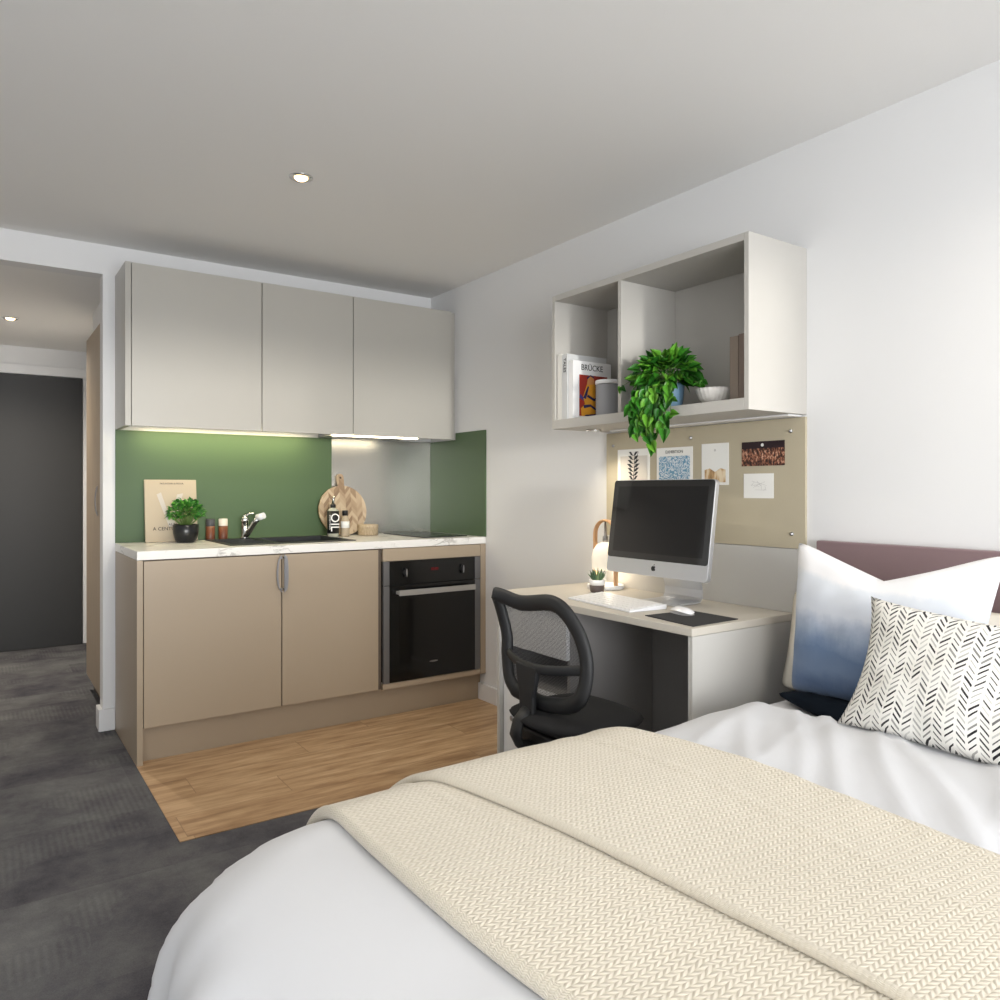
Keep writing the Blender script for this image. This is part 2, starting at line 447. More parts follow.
# ================================================================== HALL WARDROBE
wd = thing('wardrobe', 'tall taupe wood wardrobe in the hallway behind the kitchen wall', 'wardrobe', (0.8, 4.6, 0))
B(0.545, 1.1, 4.19, 4.97, 0.085, 2.02).build('carcass', M_ward, wd)
B(0.56, 1.1, 4.20, 4.96, 0.0, 0.085).build('plinth', mat('dark_plinth', (84, 74, 64), 0.6), wd)
d1 = B(0.522, 0.545, 4.192, 4.968, 0.09, 2.02).build('door', M_ward, wd, bevel=0.0015)
def bow(pc, axis_out, axis_w, L=0.17, dep=0.024, wid=0.012):
    """curved bow pull: outline in (out, z) extruded along axis_w"""
    pc = Vector(pc); o_ = Vector(axis_out); n = 14; out = []; inn = []
    for k in range(n + 1):
        a = -1 + 2 * k / n; out.append((dep * (1 - a * a) ** 0.6, a * L / 2)); inn.append((max(0, dep * (1 - a * a) ** 0.6 - 0.005), a * (L / 2 - 0.004)))
    return MB().prism(out + inn[::-1], pc, o_, (0, 0, 1), Vector(axis_w) * wid, smooth=True)
bow((0.522, 4.47, 1.10), (-1, 0, 0), (0, 1, 0), 0.16, 0.014, 0.02).build('handle', mat('dull_steel', (130, 128, 126), 0.5, 0.5), d1)

# ================================================================== KITCHEN
YC = 3.458
bc = thing('base_cabinet', 'taupe two-door kitchen base cabinet under the sink, left of the oven', 'cabinet', (1.1, 3.75, 0))
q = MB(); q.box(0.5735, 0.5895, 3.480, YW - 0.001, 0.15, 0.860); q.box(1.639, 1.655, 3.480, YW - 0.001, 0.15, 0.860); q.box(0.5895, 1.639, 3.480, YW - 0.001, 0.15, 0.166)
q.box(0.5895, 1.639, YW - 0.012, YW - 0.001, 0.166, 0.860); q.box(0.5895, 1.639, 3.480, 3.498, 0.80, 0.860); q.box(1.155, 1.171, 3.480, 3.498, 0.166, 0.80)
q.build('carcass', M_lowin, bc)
B(0.549, 0.5725, YC, YW - 0.017, 0.0, 0.861).build('end_panel', M_lower, bc, bevel=0.001)
for x0, x1, hx, sgn in ((0.5755, 1.1605, 1.158, -1), (1.1655, 1.653, 1.167, 1)):
    d = B(x0, x1, YC, 3.478, 0.155, 0.857).build('door', M_lower, bc, bevel=0.0012)
    n = 16; o1 = []; 
    for k in range(n + 1):
        a = -1 + 2 * k / n; o1.append((sgn * (0.027 if sgn < 0 else 0.020) * max(0, 1 - a * a) ** (0.55 if sgn < 0 else 0.32), a * 0.088))
    i1 = [(x * 0.72, y * 0.95) for x, y in o1][::-1]
    hb = MB()
    if sgn < 0: hb.prism(o1 + i1, (hx, YC - 0.024, 0.772), (1, 0, 0), (0, 0, 1), (0, 0.004, 0), smooth=True)
    else: hb.prism(o1, (hx, YC - 0.024, 0.772), (1, 0, 0), (0, 0, 1), (0, 0.004, 0), smooth=True)
    for zz in (0.70, 0.844): hb.box(min(hx, hx + sgn * 0.006), max(hx, hx + sgn * 0.006), YC - 0.022, YC, zz - 0.004, zz + 0.004)
    lab(hb.build('handle', M_satin, d), 'satin metal half-moon handle')
oh = thing('oven_housing', 'taupe housing panels framing the built-in oven', 'cabinet', (1.97, 3.75, 0))
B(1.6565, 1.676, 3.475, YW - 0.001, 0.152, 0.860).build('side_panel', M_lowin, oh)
B(2.2650, 2.2985, YC, YW - 0.001, 0.15, 0.861).build('side_panel', M_lower, oh, bevel=0.001)
B(1.679, 2.2625, YC, 3.478, 0.796, 0.860).build('top_panel', M_lower, oh, bevel=0.001)
B(1.679, 2.2625, YC, 3.478, 0.150, 0.178).build('bottom_panel', M_lower, oh, bevel=0.001)
tag(B(0.574, XW - 0.001, 3.515, 3.533, 0.001, 0.149).build('plinth', M_lower), 'long taupe kickboard under the kitchen base units', 'kickboard')
ov = thing('oven', 'black glass built-in oven with steel side strips and bar handle', 'oven', (1.97, 3.75, 0.18))
B(1.690, 2.252, 3.474, 3.98, 0.180, 0.794).build('body', M_blackmatt, ov)
M_strip = mat('steel_strip', (120, 119, 120), 0.42, 0.6)
for a, b_ in ((1.681, 1.7135), (2.2265, 2.2615)):
    for c_, d_ in ((0.180, 0.670), (0.674, 0.794)):
        B(a, b_, YC - 0.002, 3.474, c_, d_).build('side_strip', M_strip, ov, bevel=0.001)
B(1.7140, 2.2260, YC - 0.004, 3.474, 0.674, 0.794).build('control_panel', M_blackglass, ov, bevel=0.0012)
od = B(1.7140, 2.2260, YC - 0.004, 3.474, 0.181, 0.670).build('oven_door', M_blackglass, ov, bevel=0.0012)
B(1.768, 2.174, YC - 0.0048, YC - 0.0038, 0.27, 0.600).build('window', mat('oven_window', (10, 10, 11), 0.06), od)
hb = MB(); hb.box(1.750, 2.204, YC - 0.046, YC - 0.034, 0.622, 0.650); hb.box(1.748, 1.764, YC - 0.034, YC - 0.004, 0.628, 0.644); hb.box(2.186, 2.202, YC - 0.034, YC - 0.004, 0.628, 0.644)
hb.build('handle', mat('handle_steel', (176, 174, 170), 0.38, 0.55), od, bevel=0.002)
for kx in (1.800, 2.140):
    kb = MB(); kb.lathe((kx, YC - 0.004, 0.735), [(0.012, 0.0), (0.012, -0.006)], 24, 'y')
    kb.prism([(0.006 * cos(a) , 0.024 * sin(a)) for a in [2 * pi * q / 20 for q in range(20)]], (kx, YC - 0.010, 0.735), (1, 0, 0), (0, 0, 1), (0, -0.014, 0), smooth=True)
    k_ = kb.build('knob', M_blackmatt, ov)
    MB().prism([(0.0045 * cos(a), 0.021 * sin(a)) for a in [2 * pi * q / 20 for q in range(20)]], (kx, YC - 0.0245, 0.735), (1, 0, 0), (0, 0, 1), (0, -0.001, 0)).build('knob_face', M_satin, k_)
lab(text_mb('00:00', 0.020, (1.974, YC - 0.005, 0.744), (1, 0, 0), (0, 0, 1)).build('clock_digits', mat('red_led', (120, 16, 22), 0.5, emit=0.12), ov, weld=False), 'dim red clock digits')
MB().prism([(0.026 * cos(a), 0.0045 * sin(a)) for a in [2 * pi * q / 24 for q in range(24)]], (1.968, YC - 0.0042, 0.262), (1, 0, 0), (0, 0, 1), (0, -0.0006, 0)).build('emblem', M_satin, od)

# worktop with cut-outs for sink bowl and hob left whole: sink and hob sit in shallow recesses
def slab_with_hole(x0, x1, y0, y1, z0, z1, hx0, hx1, hy0, hy1):
    q = MB(); q.box(x0, hx0, y0, y1, z0, z1); q.box(hx1, x1, y0, y1, z0, z1); q.box(hx0, hx1, y0, hy0, z0, z1); q.box(hx0, hx1, hy1, y1, z0, z1)
    bm = bmesh.new(); return q
wt = MB()
xs = [0.5495, 1.20, 1.560, 2.2985]; ys = [YC, 3.60, 3.985, YW - 0.001]; zs = [0.8625, 0.900]
V = {}
def vid(i, j, k):
    if (i, j, k) not in V: V[(i, j, k)] = len(V)
    return V[(i, j, k)]
F = []
for i in range(3):
    for j in range(3):
        if (i, j) == (1, 1): continue
        F.append([vid(i, j, 1), vid(i + 1, j, 1), vid(i + 1, j + 1, 1), vid(i, j + 1, 1)])
        F.append([vid(i, j, 0), vid(i, j + 1, 0), vid(i + 1, j + 1, 0), vid(i + 1, j, 0)])
        for (di, dj, a, b_) in ((0, -1, (i, j), (i + 1, j)), (1, 0, (i + 1, j), (i + 1, j + 1)), (0, 1, (i + 1, j + 1), (i, j + 1)), (-1, 0, (i, j + 1), (i, j))):
            ni, nj = i + di, j + dj
            if not (0 <= ni < 3 and 0 <= nj < 3) or (ni, nj) == (1, 1):
                F.append([vid(*a, 0), vid(*b_, 0), vid(*b_, 1), vid(*a, 1)])
wt.add([(xs[i], ys[j], zs[k]) for (i, j, k) in V], F)
tag(wt.build('worktop', M_marble, bevel=0.0015), 'white marble-effect kitchen worktop over the base units', 'worktop')

sk = thing('sink', 'black inset kitchen sink with drainer set in the worktop', 'sink', (1.27, 3.79, 0.90))
rim = MB(); z0, z1 = 0.9004, 0.9044
rim.box(0.957, 1.579, 3.560, 3.603, z0, z1); rim.box(0.957, 1.579, 3.982, 4.020, z0, z1)
rim.box(0.957, 0.975, 3.603, 3.982, z0, z1); rim.box(1.180, 1.202, 3.603, 3.982, z0, z1); rim.box(1.557, 1.579, 3.603, 3.982, z0, z1)
rim.build('rim', M_sink, sk, bevel=0.0012)
dn = MB(); dn.box(0.975, 1.180, 3.603, 3.982, z0, 0.9015)
for k in range(9): dn.box(0.985, 1.165, 3.63 + k * 0.038, 3.638 + k * 0.038, 0.9015, 0.9035)
dn.build('drainer', M_sink, sk)
bw = MB(); bx0, bx1, by0, by1, bz = 1.203, 1.556, 3.604, 3.981, 0.74
bw.add([(bx0, by0, z1), (bx1, by0, z1), (bx1, by1, z1), (bx0, by1, z1), (bx0 + .02, by0 + .02, bz), (bx1 - .02, by0 + .02, bz), (bx1 - .02, by1 - .02, bz), (bx0 + .02, by1 - .02, bz)],
       [(4, 5, 6, 7), (0, 1, 5, 4), (1, 2, 6, 5), (2, 3, 7, 6), (3, 0, 4, 7)])
bw.build('bowl', M_sink, sk)
MB().lathe((1.38, 3.79, bz + 0.001), [(0.038, 0), (0.036, 0.003), (0.02, 0.002)], 20).build('drain', M_satin, sk)
tp = thing('tap', 'chrome kitchen mixer tap with pull-out spout behind the sink', 'tap', (1.150, 4.000, 0.904))
tb = MB(); tb.lathe((1.150, 4.0, 0.9046), [(0.026, 0), (0.026, 0.006), (0.020, 0.010), (0.019, 0.085), (0.021, 0.088), (0.021, 0.105), (0.016, 0.112), (0.0, 0.113)], 24)
tb.build('body', M_chrome, tp)
lv = MB(); lv.lathe((1.150, 4.0, 1.0178), [(0.014, 0), (0.014, 0.008), (0.0, 0.012)], 16); lv.tube([(1.150, 4.0, 1.026), (1.172, 3.985, 1.034), (1.190, 3.97, 1.034)], [0.007, 0.006, 0.005]); lv.build('lever', M_chrome, tp)
sp = MB(); sp.tube([(1.150, 3.985, 0.915), (1.166, 3.960, 0.950), (1.180, 3.930, 0.990), (1.190, 3.908, 1.012)], [0.013, 0.014, 0.014, 0.015], 16); sp.build('spout', M_chrome, tp)
sh = MB(); sh.tube([(1.188, 3.912, 1.014), (1.212, 3.880, 1.026)], [0.018, 0.016], 16); lab(sh.build('spray_head', M_white, tp), 'white spray head')
tag(B(1.955, 2.235, 3.548, 4.025, 0.9004, 0.9055).build('hob', M_hob, bevel=0.0015), 'flat black glass electric hob on the worktop above the oven', 'hob')

# splashbacks
tag(B(0.550, 1.6515, YW - 0.0085, YW - 0.0005, 0.9005, 1.4485).build('splashback', M_green), 'green glass splashback on the back wall behind the sink', 'splashback')
tag(B(1.6520, 2.2910, YW - 0.0085, YW - 0.0005, 0.9005, 1.4485).build('splashback', M_steel), 'brushed steel splashback sheet behind the hob', 'splashback')
gs = MB(); gs.box(XW - 0.0085, XW - 0.0005, 3.453, YW - 0.009, 0.9005, 1.4465); gs.box(XW - 0.0085, XW - 0.0005, 3.453, 3.7655, 1.4465, 1.487)
tag(gs.build('splashback', M_green), 'green glass side splashback on the right wall beside the hob', 'splashback')

# upper cabinets
YU = 3.767
def upper(x0, x1, label, side=False):
    r = thing('wall_cabinet', label, 'cabinet', ((x0 + x1) / 2, 3.92, 1.449), 'greige wall cabinets above the worktop')
    B(x0 + 0.001, x1 - 0.001, YU + 0.020, YW - 0.0005, 1.480, 2.190).build('carcass', M_upper, r)
    if side: B(0.5495, 0.5735, YU - 0.002, YW - 0.0005, 1.4490, 2.192).build('end_panel', M_upper, r, bevel=0.001)
    B(x0 + 0.0022, x1 - 0.0022, YU, YU + 0.018, 1.4490, 2.191).build('door', M_upper, r, bevel=0.0012)
upper(0.5745, 1.167, 'leftmost greige wall cabinet, next to the hallway opening', True)
upper(1.167, 1.654, 'middle greige wall cabinet of the three')
upper(1.654, 2.268, 'rightmost greige wall cabinet, in the room corner above the hob')
tag(B(2.2685, XW - 0.001, YU + 0.022, YU + 0.04, 1.4495, 2.190).build('filler_strip', M_upper), 'narrow greige filler strip between the wall cabinets and the right wall', 'filler')
# under-cabinet lights
M_led = mat('led_warm', (255, 246, 222), 0.5, emit=9.0, emitc=(255, 240, 205))
M_led2 = mat('led_green_tint', (255, 246, 222), 0.5, emit=26.0, emitc=(255, 238, 190))
ls = thing('light_strip', 'thin warm light strip under the left wall cabinets', 'light', (1.1, 3.93, 1.47))
B(0.64, 1.50, 3.965, 3.995, 1.470, 1.4795).build('housing', M_satin, ls)
B(0.65, 1.49, 3.968, 3.992, 1.4685, 1.4699).build('diffuser', M_led2, ls)
hd_ = thing('extractor_hood', 'slim extractor with bright light bar under the rightmost wall cabinets', 'extractor hood', (1.76, 3.85, 1.448))
B(1.560, 2.05, 3.787, 4.03, 1.4475, 1.479).build('body', M_satin, hd_)
B(1.540, 2.045, 3.769, 3.7865, 1.4425, 1.4485).build('light_bar', M_led, hd_)

# ------------------------------------------------------------------ worktop objects
ZT = 0.9004
def leaned_panel(x0, x1, h, y_bot, y_top, th):
    dy = y_top - y_bot; up = Vector((0, dy, math.sqrt(h * h - dy * dy))).normalized(); nrm = Vector((0, -up.z, up.y))
    return up, nrm
# cookbook
up, nr = leaned_panel(0.673, 0.915, 0.309, 3.995, 4.036, 0.02)
bk = thing('cookbook', 'large beige cookbook propped against the green splashback', 'book', (0.79, 4.0, ZT))
o_ = Vector((0.673, 3.995, ZT + 0.0015))
cv = MB(); cv.prism([(0, 0), (0.242, 0), (0.242, 0.309), (0, 0.309)], o_, (1, 0, 0), up, -nr * 0.016); M_bookbeige = mat('book_beige', (176, 162, 140), 0.6)
cv.build('cover', M_bookbeige, bk, bevel=0.001)
fo = o_ + nr * 0.0003
text_mb('A CENTURY OF', 0.024, fo + Vector((0.118, 0, 0)) + up * 0.064, (1, 0, 0), up).build('title', M_ink, bk, weld=False)
text_mb('AS IN', 0.016, fo + Vector((0.125, 0, 0)) + up * 0.085, (1, 0, 0), up).build('subtitle', M_ink, bk, weld=False)
text_mb('MOUNTAIN & MOOR', 0.0115, fo + Vector((0.126, 0, 0)) + up * 0.289, (1, 0, 0), up).build('header', M_ink, bk, weld=False)
MB().prism([(0.055, 0.235), (0.075, 0.245), (0.118, 0.10), (0.150, 0.235), (0.178, 0.24), (0.128, 0.075), (0.108, 0.075)], fo, (1, 0, 0), up, nr * 0.0004).build('letter', mat('pale_print', (186, 180, 172), 0.7), bk)
# leaf helpers
def leaf(mb, p, d, n, L, W, heart=False, droop=0.15):
    d = Vector(d).normalized(); n = Vector(n); n = (n - d * n.dot(d)).normalized(); s_ = d.cross(n)
    prof = ([(0, 0), (-0.08, 0.28), (0.08, 0.50), (0.35, 0.50), (0.68, 0.27), (1.0, 0.0)] if heart else [(0, 0), (0.15, 0.30), (0.4, 0.50), (0.65, 0.44), (0.88, 0.2), (1.0, 0)])
    c = [Vector(p) + d * (L * a) - n * (L * droop * max(a, 0) ** 2) for a in (0, 0.12, 0.4, 0.7, 1.0)]
    L_, R_ = [], []
    for a, w_ in prof[1:-1]:
        q = Vector(p) + d * (L * a) - n * (L * droop * max(a, 0) ** 2)
        L_.append(q + s_ * W * w_ + n * W * w_ * 0.32); R_.append(q - s_ * W * w_ + n * W * w_ * 0.32)
    vs = c + L_ + R_
    fs = []
    for off in (5, 9):
        a = [off, off + 1, off + 2, off + 3]
        fs += [(0, a[0], a[1], 1), (1, a[1], a[2], 2), (2, a[2], a[3], 3), (3, a[3], 4)]
    mb.add(vs, fs, smooth=True)
rnd = random.Random(5)
# basil pot
bp = thing('potted_herb', 'bushy green herb in a round black pot in front of the cookbook', 'plant', (0.843, 3.93, ZT))
MB().lathe((0.843, 3.93, ZT + 0.0005), [(0.0, 0), (0.040, 0), (0.050, 0.012), (0.058, 0.045), (0.060, 0.085), (0.056, 0.087), (0.055, 0.075), (0.0, 0.074)], 32).build('pot', M_terr, bp)
sm = MB(); lf = MB()
for k in range(420):
    a = rnd.uniform(0, 2 * pi); el = rnd.uniform(-0.2, 1) ; ph = math.asin(max(-1, min(1, el)))
    dv = Vector((cos(a) * cos(ph), sin(a) * cos(ph), sin(ph)))
    q = Vector((0.843, 3.93, ZT + 0.134)) + Vector((dv.x * 0.084, dv.y * 0.064, dv.z * 0.074)) * rnd.uniform(0.55, 1)
    if q.y > 3.975: q.y = 3.975
    out = (dv + Vector((rnd.uniform(-.5, .5), rnd.uniform(-.5, .5), rnd.uniform(-.3, .6)))).normalized()
    if k % 6 == 0: sm.tube([(0.843 + dv.x * .01, 3.93 + dv.y * .01, ZT + 0.074), q], 0.0014, 5)
    leaf(lf, q, out, (dv * 0.6 + Vector((0, 0, 1))), rnd.uniform(0.017, 0.027), rnd.uniform(0.014, 0.021), droop=0.3)
sm.build('stem', M_stem, bp); lf.build('foliage', M_basil, bp, weld=False)
# mills
def mill(x, y, topm, label):
    r = thing('spice_mill', label, 'mill', (x, y, ZT), 'spice mills beside the sink')
    MB().lathe((x, y, ZT + 0.0005), [(0, 0), (0.0215, 0), (0.0225, 0.003), (0.0225, 0.070)], 28).build('body', M_walnut, r)
    MB().lathe((x, y, ZT + 0.071), [(0.022, 0), (0.0225, 0.003), (0.0225, 0.034), (0.020, 0.037), (0, 0.037)], 28).build('cap', topm, r)
mill(0.985, 4.036, mat('graphite_cap', (72, 72, 74), 0.6), 'walnut spice mill with dark grey cap on the worktop')
mill(1.047, 4.030, mat('cream_cap', (226, 218, 204), 0.6), 'walnut spice mill with cream cap next to the tap')
# round chopping board
cb = thing('chopping_board', 'round herringbone wooden chopping board leaning on the splashback', 'chopping board', (1.69, 3.99, ZT))
rr = 0.142; up, nr = leaned_panel(0, 0, 0.36, 3.985, 4.050, 0.015)
m, t, b = newmat('herringbone_board'); x, y, z, p = worldpos(t)
U_ = ((x - 1.69) * 1.0 + 0.5) / 0.066; fu = (U_.fr() - 0.5).ab() * 2.0
V_ = ((z + fu * 0.040) / 0.026); idr = wn(t, vec(t, V_.fl(), (U_ * 2.0).fl(), 1.0)); gr = nz(t, vec(t, x * 20.0, z * 60.0), 6, 4)
t.links.new(ramp(t, idr * 0.75 + gr * 0.3, [(0.1, (120, 96, 74)), (0.5, (160, 138, 112)), (0.95, (190, 172, 146))]), b.inputs['Base Color']); b.inputs['Roughness'].default_value = 0.6
M_chop = m
cc = Vector((1.700, 3.985, ZT + 0.002)) + up * rr
ol = []
tilt = R(8)
for k in range(60):
    a = R(98) + tilt * 0 + 2 * pi * (k / 59) * (344 / 360) if True else 0
    ol.append((rr * cos(a), rr * sin(a)))
a0 = R(90)
hx = [(0.019, rr * 0.98), (0.020, rr + 0.05), (0.016, rr + 0.062), (0.004, rr + 0.068), (-0.012, rr + 0.064), (-0.020, rr + 0.052), (-0.019, rr * 0.98)]
pts = [(rr * cos(R(98) + (2 * pi - R(16)) * k / 59), rr * sin(R(98) + (2 * pi - R(16)) * k / 59)) for k in range(60)] + hx
pts = [(x * cos(R(1)) - y * sin(R(1)), x * sin(R(1)) + y * cos(R(1))) for x, y in pts]
MB().prism(pts, cc, (1, 0, 0), up, -nr * 0.014, smooth=False).build('board', M_chop, cb, bevel=0.0015)
hp = cc + up * (rr + 0.045) + Vector((-0.003, 0, 0)) + nr * 0.0002
MB().prism([(0.006 * cos(a), 0.006 * sin(a)) for a in [2 * pi * q / 16 for q in range(16)]], hp, (1, 0, 0), up, nr * 0.0006).build('hanging_hole', mat('hole_dark', (70, 54, 40), 0.8), cb)
# oil bottle
ox, oy = 1.592, 3.895
ob = thing('oil_bottle', 'tall oil bottle with black label and pouring spout by the chopping board', 'bottle', (ox, oy, ZT))
m, t, b = newmat('bottle_glass'); b.inputs['Base Color'].default_value = lin((214, 214, 196)); b.inputs['Roughness'].default_value = 0.08; b.inputs['Transmission Weight'].default_value = 0.35
M_glass = m
MB().lathe((ox, oy, ZT + 0.0005), [(0, 0), (0.029, 0), (0.031, 0.004), (0.031, 0.143), (0.024, 0.152), (0.013, 0.157), (0.012, 0.178)], 28).build('glass_body', M_glass, ob)
MB().lathe((ox, oy, ZT + 0.0205), [(0.0317, 0), (0.0317, 0.122)], 28).build('label', M_blackmatt, ob)
MB().lathe((ox, oy, ZT + 0.160), [(0.0145, 0), (0.0145, 0.014), (0.0125, 0.0185)], 20).build('collar', M_blackmatt, ob)
q_ = MB(); q_.tube([(ox, oy, ZT + 0.178), (ox + 0.002, oy - 0.002, ZT + 0.206), (ox + 0.005, oy - 0.004, ZT + 0.222)], [0.008, 0.006, 0.004]); q_.build('pourer', M_chrome, ob)
vd = Vector((-ox, -oy, 0)).normalized(); rt = Vector((-vd.y, vd.x, 0)); ce = Vector((ox, oy, ZT + 0.073)) + vd * 0.0322 + Vector((0, 0, 0.009))
text_mb('OIL', 0.064, ce + rt * 0.009, (0, 0, -1), rt, squeeze=1.0).build('lettering', M_paper, ob, weld=False)
text_mb('EXTRA VIRGIN', 0.012, ce - rt * 0.016 - vd * 0.003, (0, 0, -1), rt).build('small_lettering', M_paper, ob, weld=False)
# small bottle
bx, by = 1.664, 3.900
sb = thing('sauce_bottle', 'small clear bottle with black cap and white label beside the oil bottle', 'bottle', (bx, by, ZT))
MB().lathe((bx, by, ZT + 0.0005), [(0, 0), (0.021, 0), (0.023, 0.003), (0.023, 0.092), (0.014, 0.106), (0.012, 0.116)], 24).build('glass_body', mat('amber_liquid', (186, 170, 146), 0.2), sb)
MB().lathe((bx, by, ZT + 0.116), [(0.0155, 0), (0.0155, 0.026), (0.0145, 0.028), (0, 0.028)], 20).build('cap', M_blackmatt, sb)
MB().lathe((bx, by, ZT + 0.048), [(0.0235, 0), (0.0235, 0.036)], 24).build('label', M_paper, sb)
# wooden box
tag(MB().lathe((1.822, 3.945, ZT + 0.0005), [(0, 0), (0.052, 0), (0.056, 0.004), (0.056, 0.042), (0.0575, 0.043), (0.0575, 0.058), (0.054, 0.061), (0, 0.061)], 36).build('trinket_box', M_bark), 'low round carved wooden box with lid beside the hob', 'box')

# ================================================================== CEILING LIGHTS
def downlight(x, y, z, label, pw):
    r = thing('ceiling_downlight', label, 'light', (x, y, z), 'recessed ceiling downlights')
    MB().lathe((x, y, z - 0.0062), [(0.026, 0.001), (0.026, 0.006), (0.044, 0.006), (0.044, 0.003), (0.036, 0), (0.026, 0.001)], 32).build('bezel', M_chrome, r)
    MB().lathe((x, y, z - 0.005), [(0.025, 0.0), (0.018, -0.006), (0.0, -0.008)], 24).build('bulb', mat('bulb_warm', (255, 240, 215), 0.4, emit=5, emitc=(255, 214, 150)), r)
    l = bpy.data.lights.new('downlight_beam', 'SPOT'); l.energy = pw; l.spot_size = R(150); l.spot_blend = 1.0; l.color = (1, 0.90, 0.76); l.shadow_soft_size = 0.03
    o = bpy.data.objects.new('downlight_beam', l); COL.objects.link(o); o.parent = r; o.location = (0, 0, -0.03)
downlight(1.003, 2.764, H, 'ceiling downlight glowing in the main room above the wood floor', 22)
downlight(0.165, 5.434, ZH, 'ceiling downlight glowing in the hallway, far left', 55)
downlight(-0.5, 1.2, H, 'unseen downlight added as fill light above the open carpet left of the bed', 4)  # out-of-view lamp, added as weak fill beside the bed
downlight(1.6, 0.6, H, 'unseen downlight added to brighten the bed', 13)  # lamp added above the view to brighten bedding and other level surfaces

# ================================================================== WALL SHELF
S0, S1, SX, SZ0, SZ1 = 1.505, 2.490, 1.9914, 1.4126, 1.9723
sf = thing('wall_shelf', 'pale grey open two-bay box shelf on the right wall above the desk', 'shelf', (2.15, 2.0, SZ0))
xb = XW - 0.0005
B(SX, xb, S0 + 0.0185, S1 - 0.0185, SZ0, SZ0 + 0.038).build('bottom_panel', M_shelf, sf, bevel=0.001)
B(SX, xb, S0 + 0.0185, S1 - 0.0185, SZ1 - 0.024, SZ1).build('top_panel', M_shelf, sf, bevel=0.001)
B(SX, xb, S0, S0 + 0.018, SZ0, SZ1).build('side_panel', M_shelf, sf, bevel=0.001)
B(SX, xb, S1 - 0.018, S1, SZ0, SZ1).build('side_panel', M_shelf, sf, bevel=0.001)
B(SX + 0.001, xb - 0.013, 2.0775, 2.0955, SZ0 + 0.0385, SZ1 - 0.0245).build('divider', M_shelf, sf, bevel=0.001)
B(xb - 0.012, xb, S0 + 0.0185, S1 - 0.0185, SZ0 + 0.0385, SZ1 - 0.0245).build('back_panel', M_shelf, sf)
B(2.225, xb, S0 + 0.02, S1 - 0.10, SZ0 - 0.006, SZ0 - 0.0003).build('fixing_rail', M_white, sf)
dl = thing('shelf_spotlight', 'small round light on the underside of the wall shelf, left end', 'light', (2.13, 2.385, SZ0))
MB().lathe((2.13, 2.385, SZ0 - 0.0105), [(0.024, 0.001), (0.024, 0.010), (0.032, 0.010), (0.032, 0.002), (0.028, 0), (0.024, 0.001)], 28).build('bezel', M_chrome, dl)
MB().lathe((2.13, 2.385, SZ0 - 0.007), [(0.0235, 0.0), (0.012, -0.002), (0, -0.002)], 24).build('lens', mat('spot_lens', (255, 245, 225), 0.4, emit=10, emitc=(255, 232, 195)), dl)
l = bpy.data.lights.new('shelf_beam', 'SPOT'); l.energy = 4.0; l.spot_size = R(130); l.spot_blend = 0.8; l.color = (1, 0.88, 0.70); l.shadow_soft_size = 0.03
o = bpy.data.objects.new('shelf_beam', l); COL.objects.link(o); o.parent = dl; o.location = (0, 0, -0.02)
ZS = SZ0 + 0.0385
def book(x0, x1, y0, y1, h, cover, label, group='books on the left of the wall shelf'):
    r = thing('book', label, 'book', ((x0 + x1) / 2, (y0 + y1) / 2, ZS), group)
    z0 = ZS + 0.0005; c = 0.0022
    q = MB(); q.box(x0, x1, y0, y0 + c, z0, z0 + h); q.box(x0, x1, y1 - c, y1, z0, z0 + h); q.box(x0, x0 + c, y0 + c, y1 - c, z0, z0 + h)
    q.build('cover', cover, r)
    B(x0 + c + 0.0003, x1 - 0.004, y0 + c + 0.0003, y1 - c - 0.0003, z0 + 0.003, z0 + h - 0.003).build('pages', M_paper, r)
    return r
M_bkwhite = mat('book_white', (228, 226, 220), 0.5); M_bkgrey = mat('book_grey', (205, 206, 206), 0.5); M_bkw2 = mat('book_white_gloss', (238, 238, 238), 0.35)
book(1.998, 2.19, 2.436, 2.464, 0.272, M_bkwhite, 'plain white book, leftmost on the wall shelf against the side panel')
r2 = book(1.998, 2.215, 2.400, 2.433, 0.268, M_bkgrey, 'tall pale grey book between the plain white book and the portrait book')
text_mb('TALES', 0.022, (1.9976, 2.4165, ZS + 0.222), (0, 0, -1), (0, -1, 0)).build('spine_lettering', M_ink, r2, weld=False)
r3 = book(2.002, 2.212, 2.368, 2.397, 0.238, M_bkw2, 'white art book titled BRÜCKE with colourful portrait cover on the wall shelf')
yf = 2.3675
text_mb('BRÜCKE', 0.034, (2.105, yf, ZS + 0.212), (1, 0, 0), (0, 0, 1), squeeze=0.95).build('title', M_ink, r3, weld=False)
def quadart(name, pts, col, lvl, par): 
    MB().prism(pts, (2.035, yf - 0.0003 - 0.0004 * lvl, ZS + 0.012), (1, 0, 0), (0, 0, 1), (0, -0.0003, 0)).build(name, mat('art_%s' % '_'.join(map(str, col)), col, 0.5), par)
art = B(2.035, 2.190, yf - 0.0004, yf - 0.0001, ZS + 0.012, ZS + 0.182).build('cover_picture', mat('art_red', (150, 44, 34), 0.5), r3)
quadart('picture_shape', [(0.115, 0.02), (0.152, 0.01), (0.152, 0.10), (0.12, 0.09)], (150, 160, 130), 1, art)
quadart('picture_shape', [(0.005, 0.09), (0.03, 0.07), (0.03, 0.06), (0.0, 0.075)], (60, 56, 120), 1, art)
quadart('picture_shape', [(0.012, 0.0), (0.105, 0.0), (0.12, 0.04), (0.105, 0.09), (0.085, 0.135), (0.04, 0.13), (0.02, 0.08), (0.03, 0.05), (0.008, 0.03)], (214, 150, 44), 2, art)
quadart('picture_shape', [(0.04, 0.13), (0.085, 0.135), (0.078, 0.158), (0.06, 0.166), (0.045, 0.155)], (202, 140, 84), 3, art)
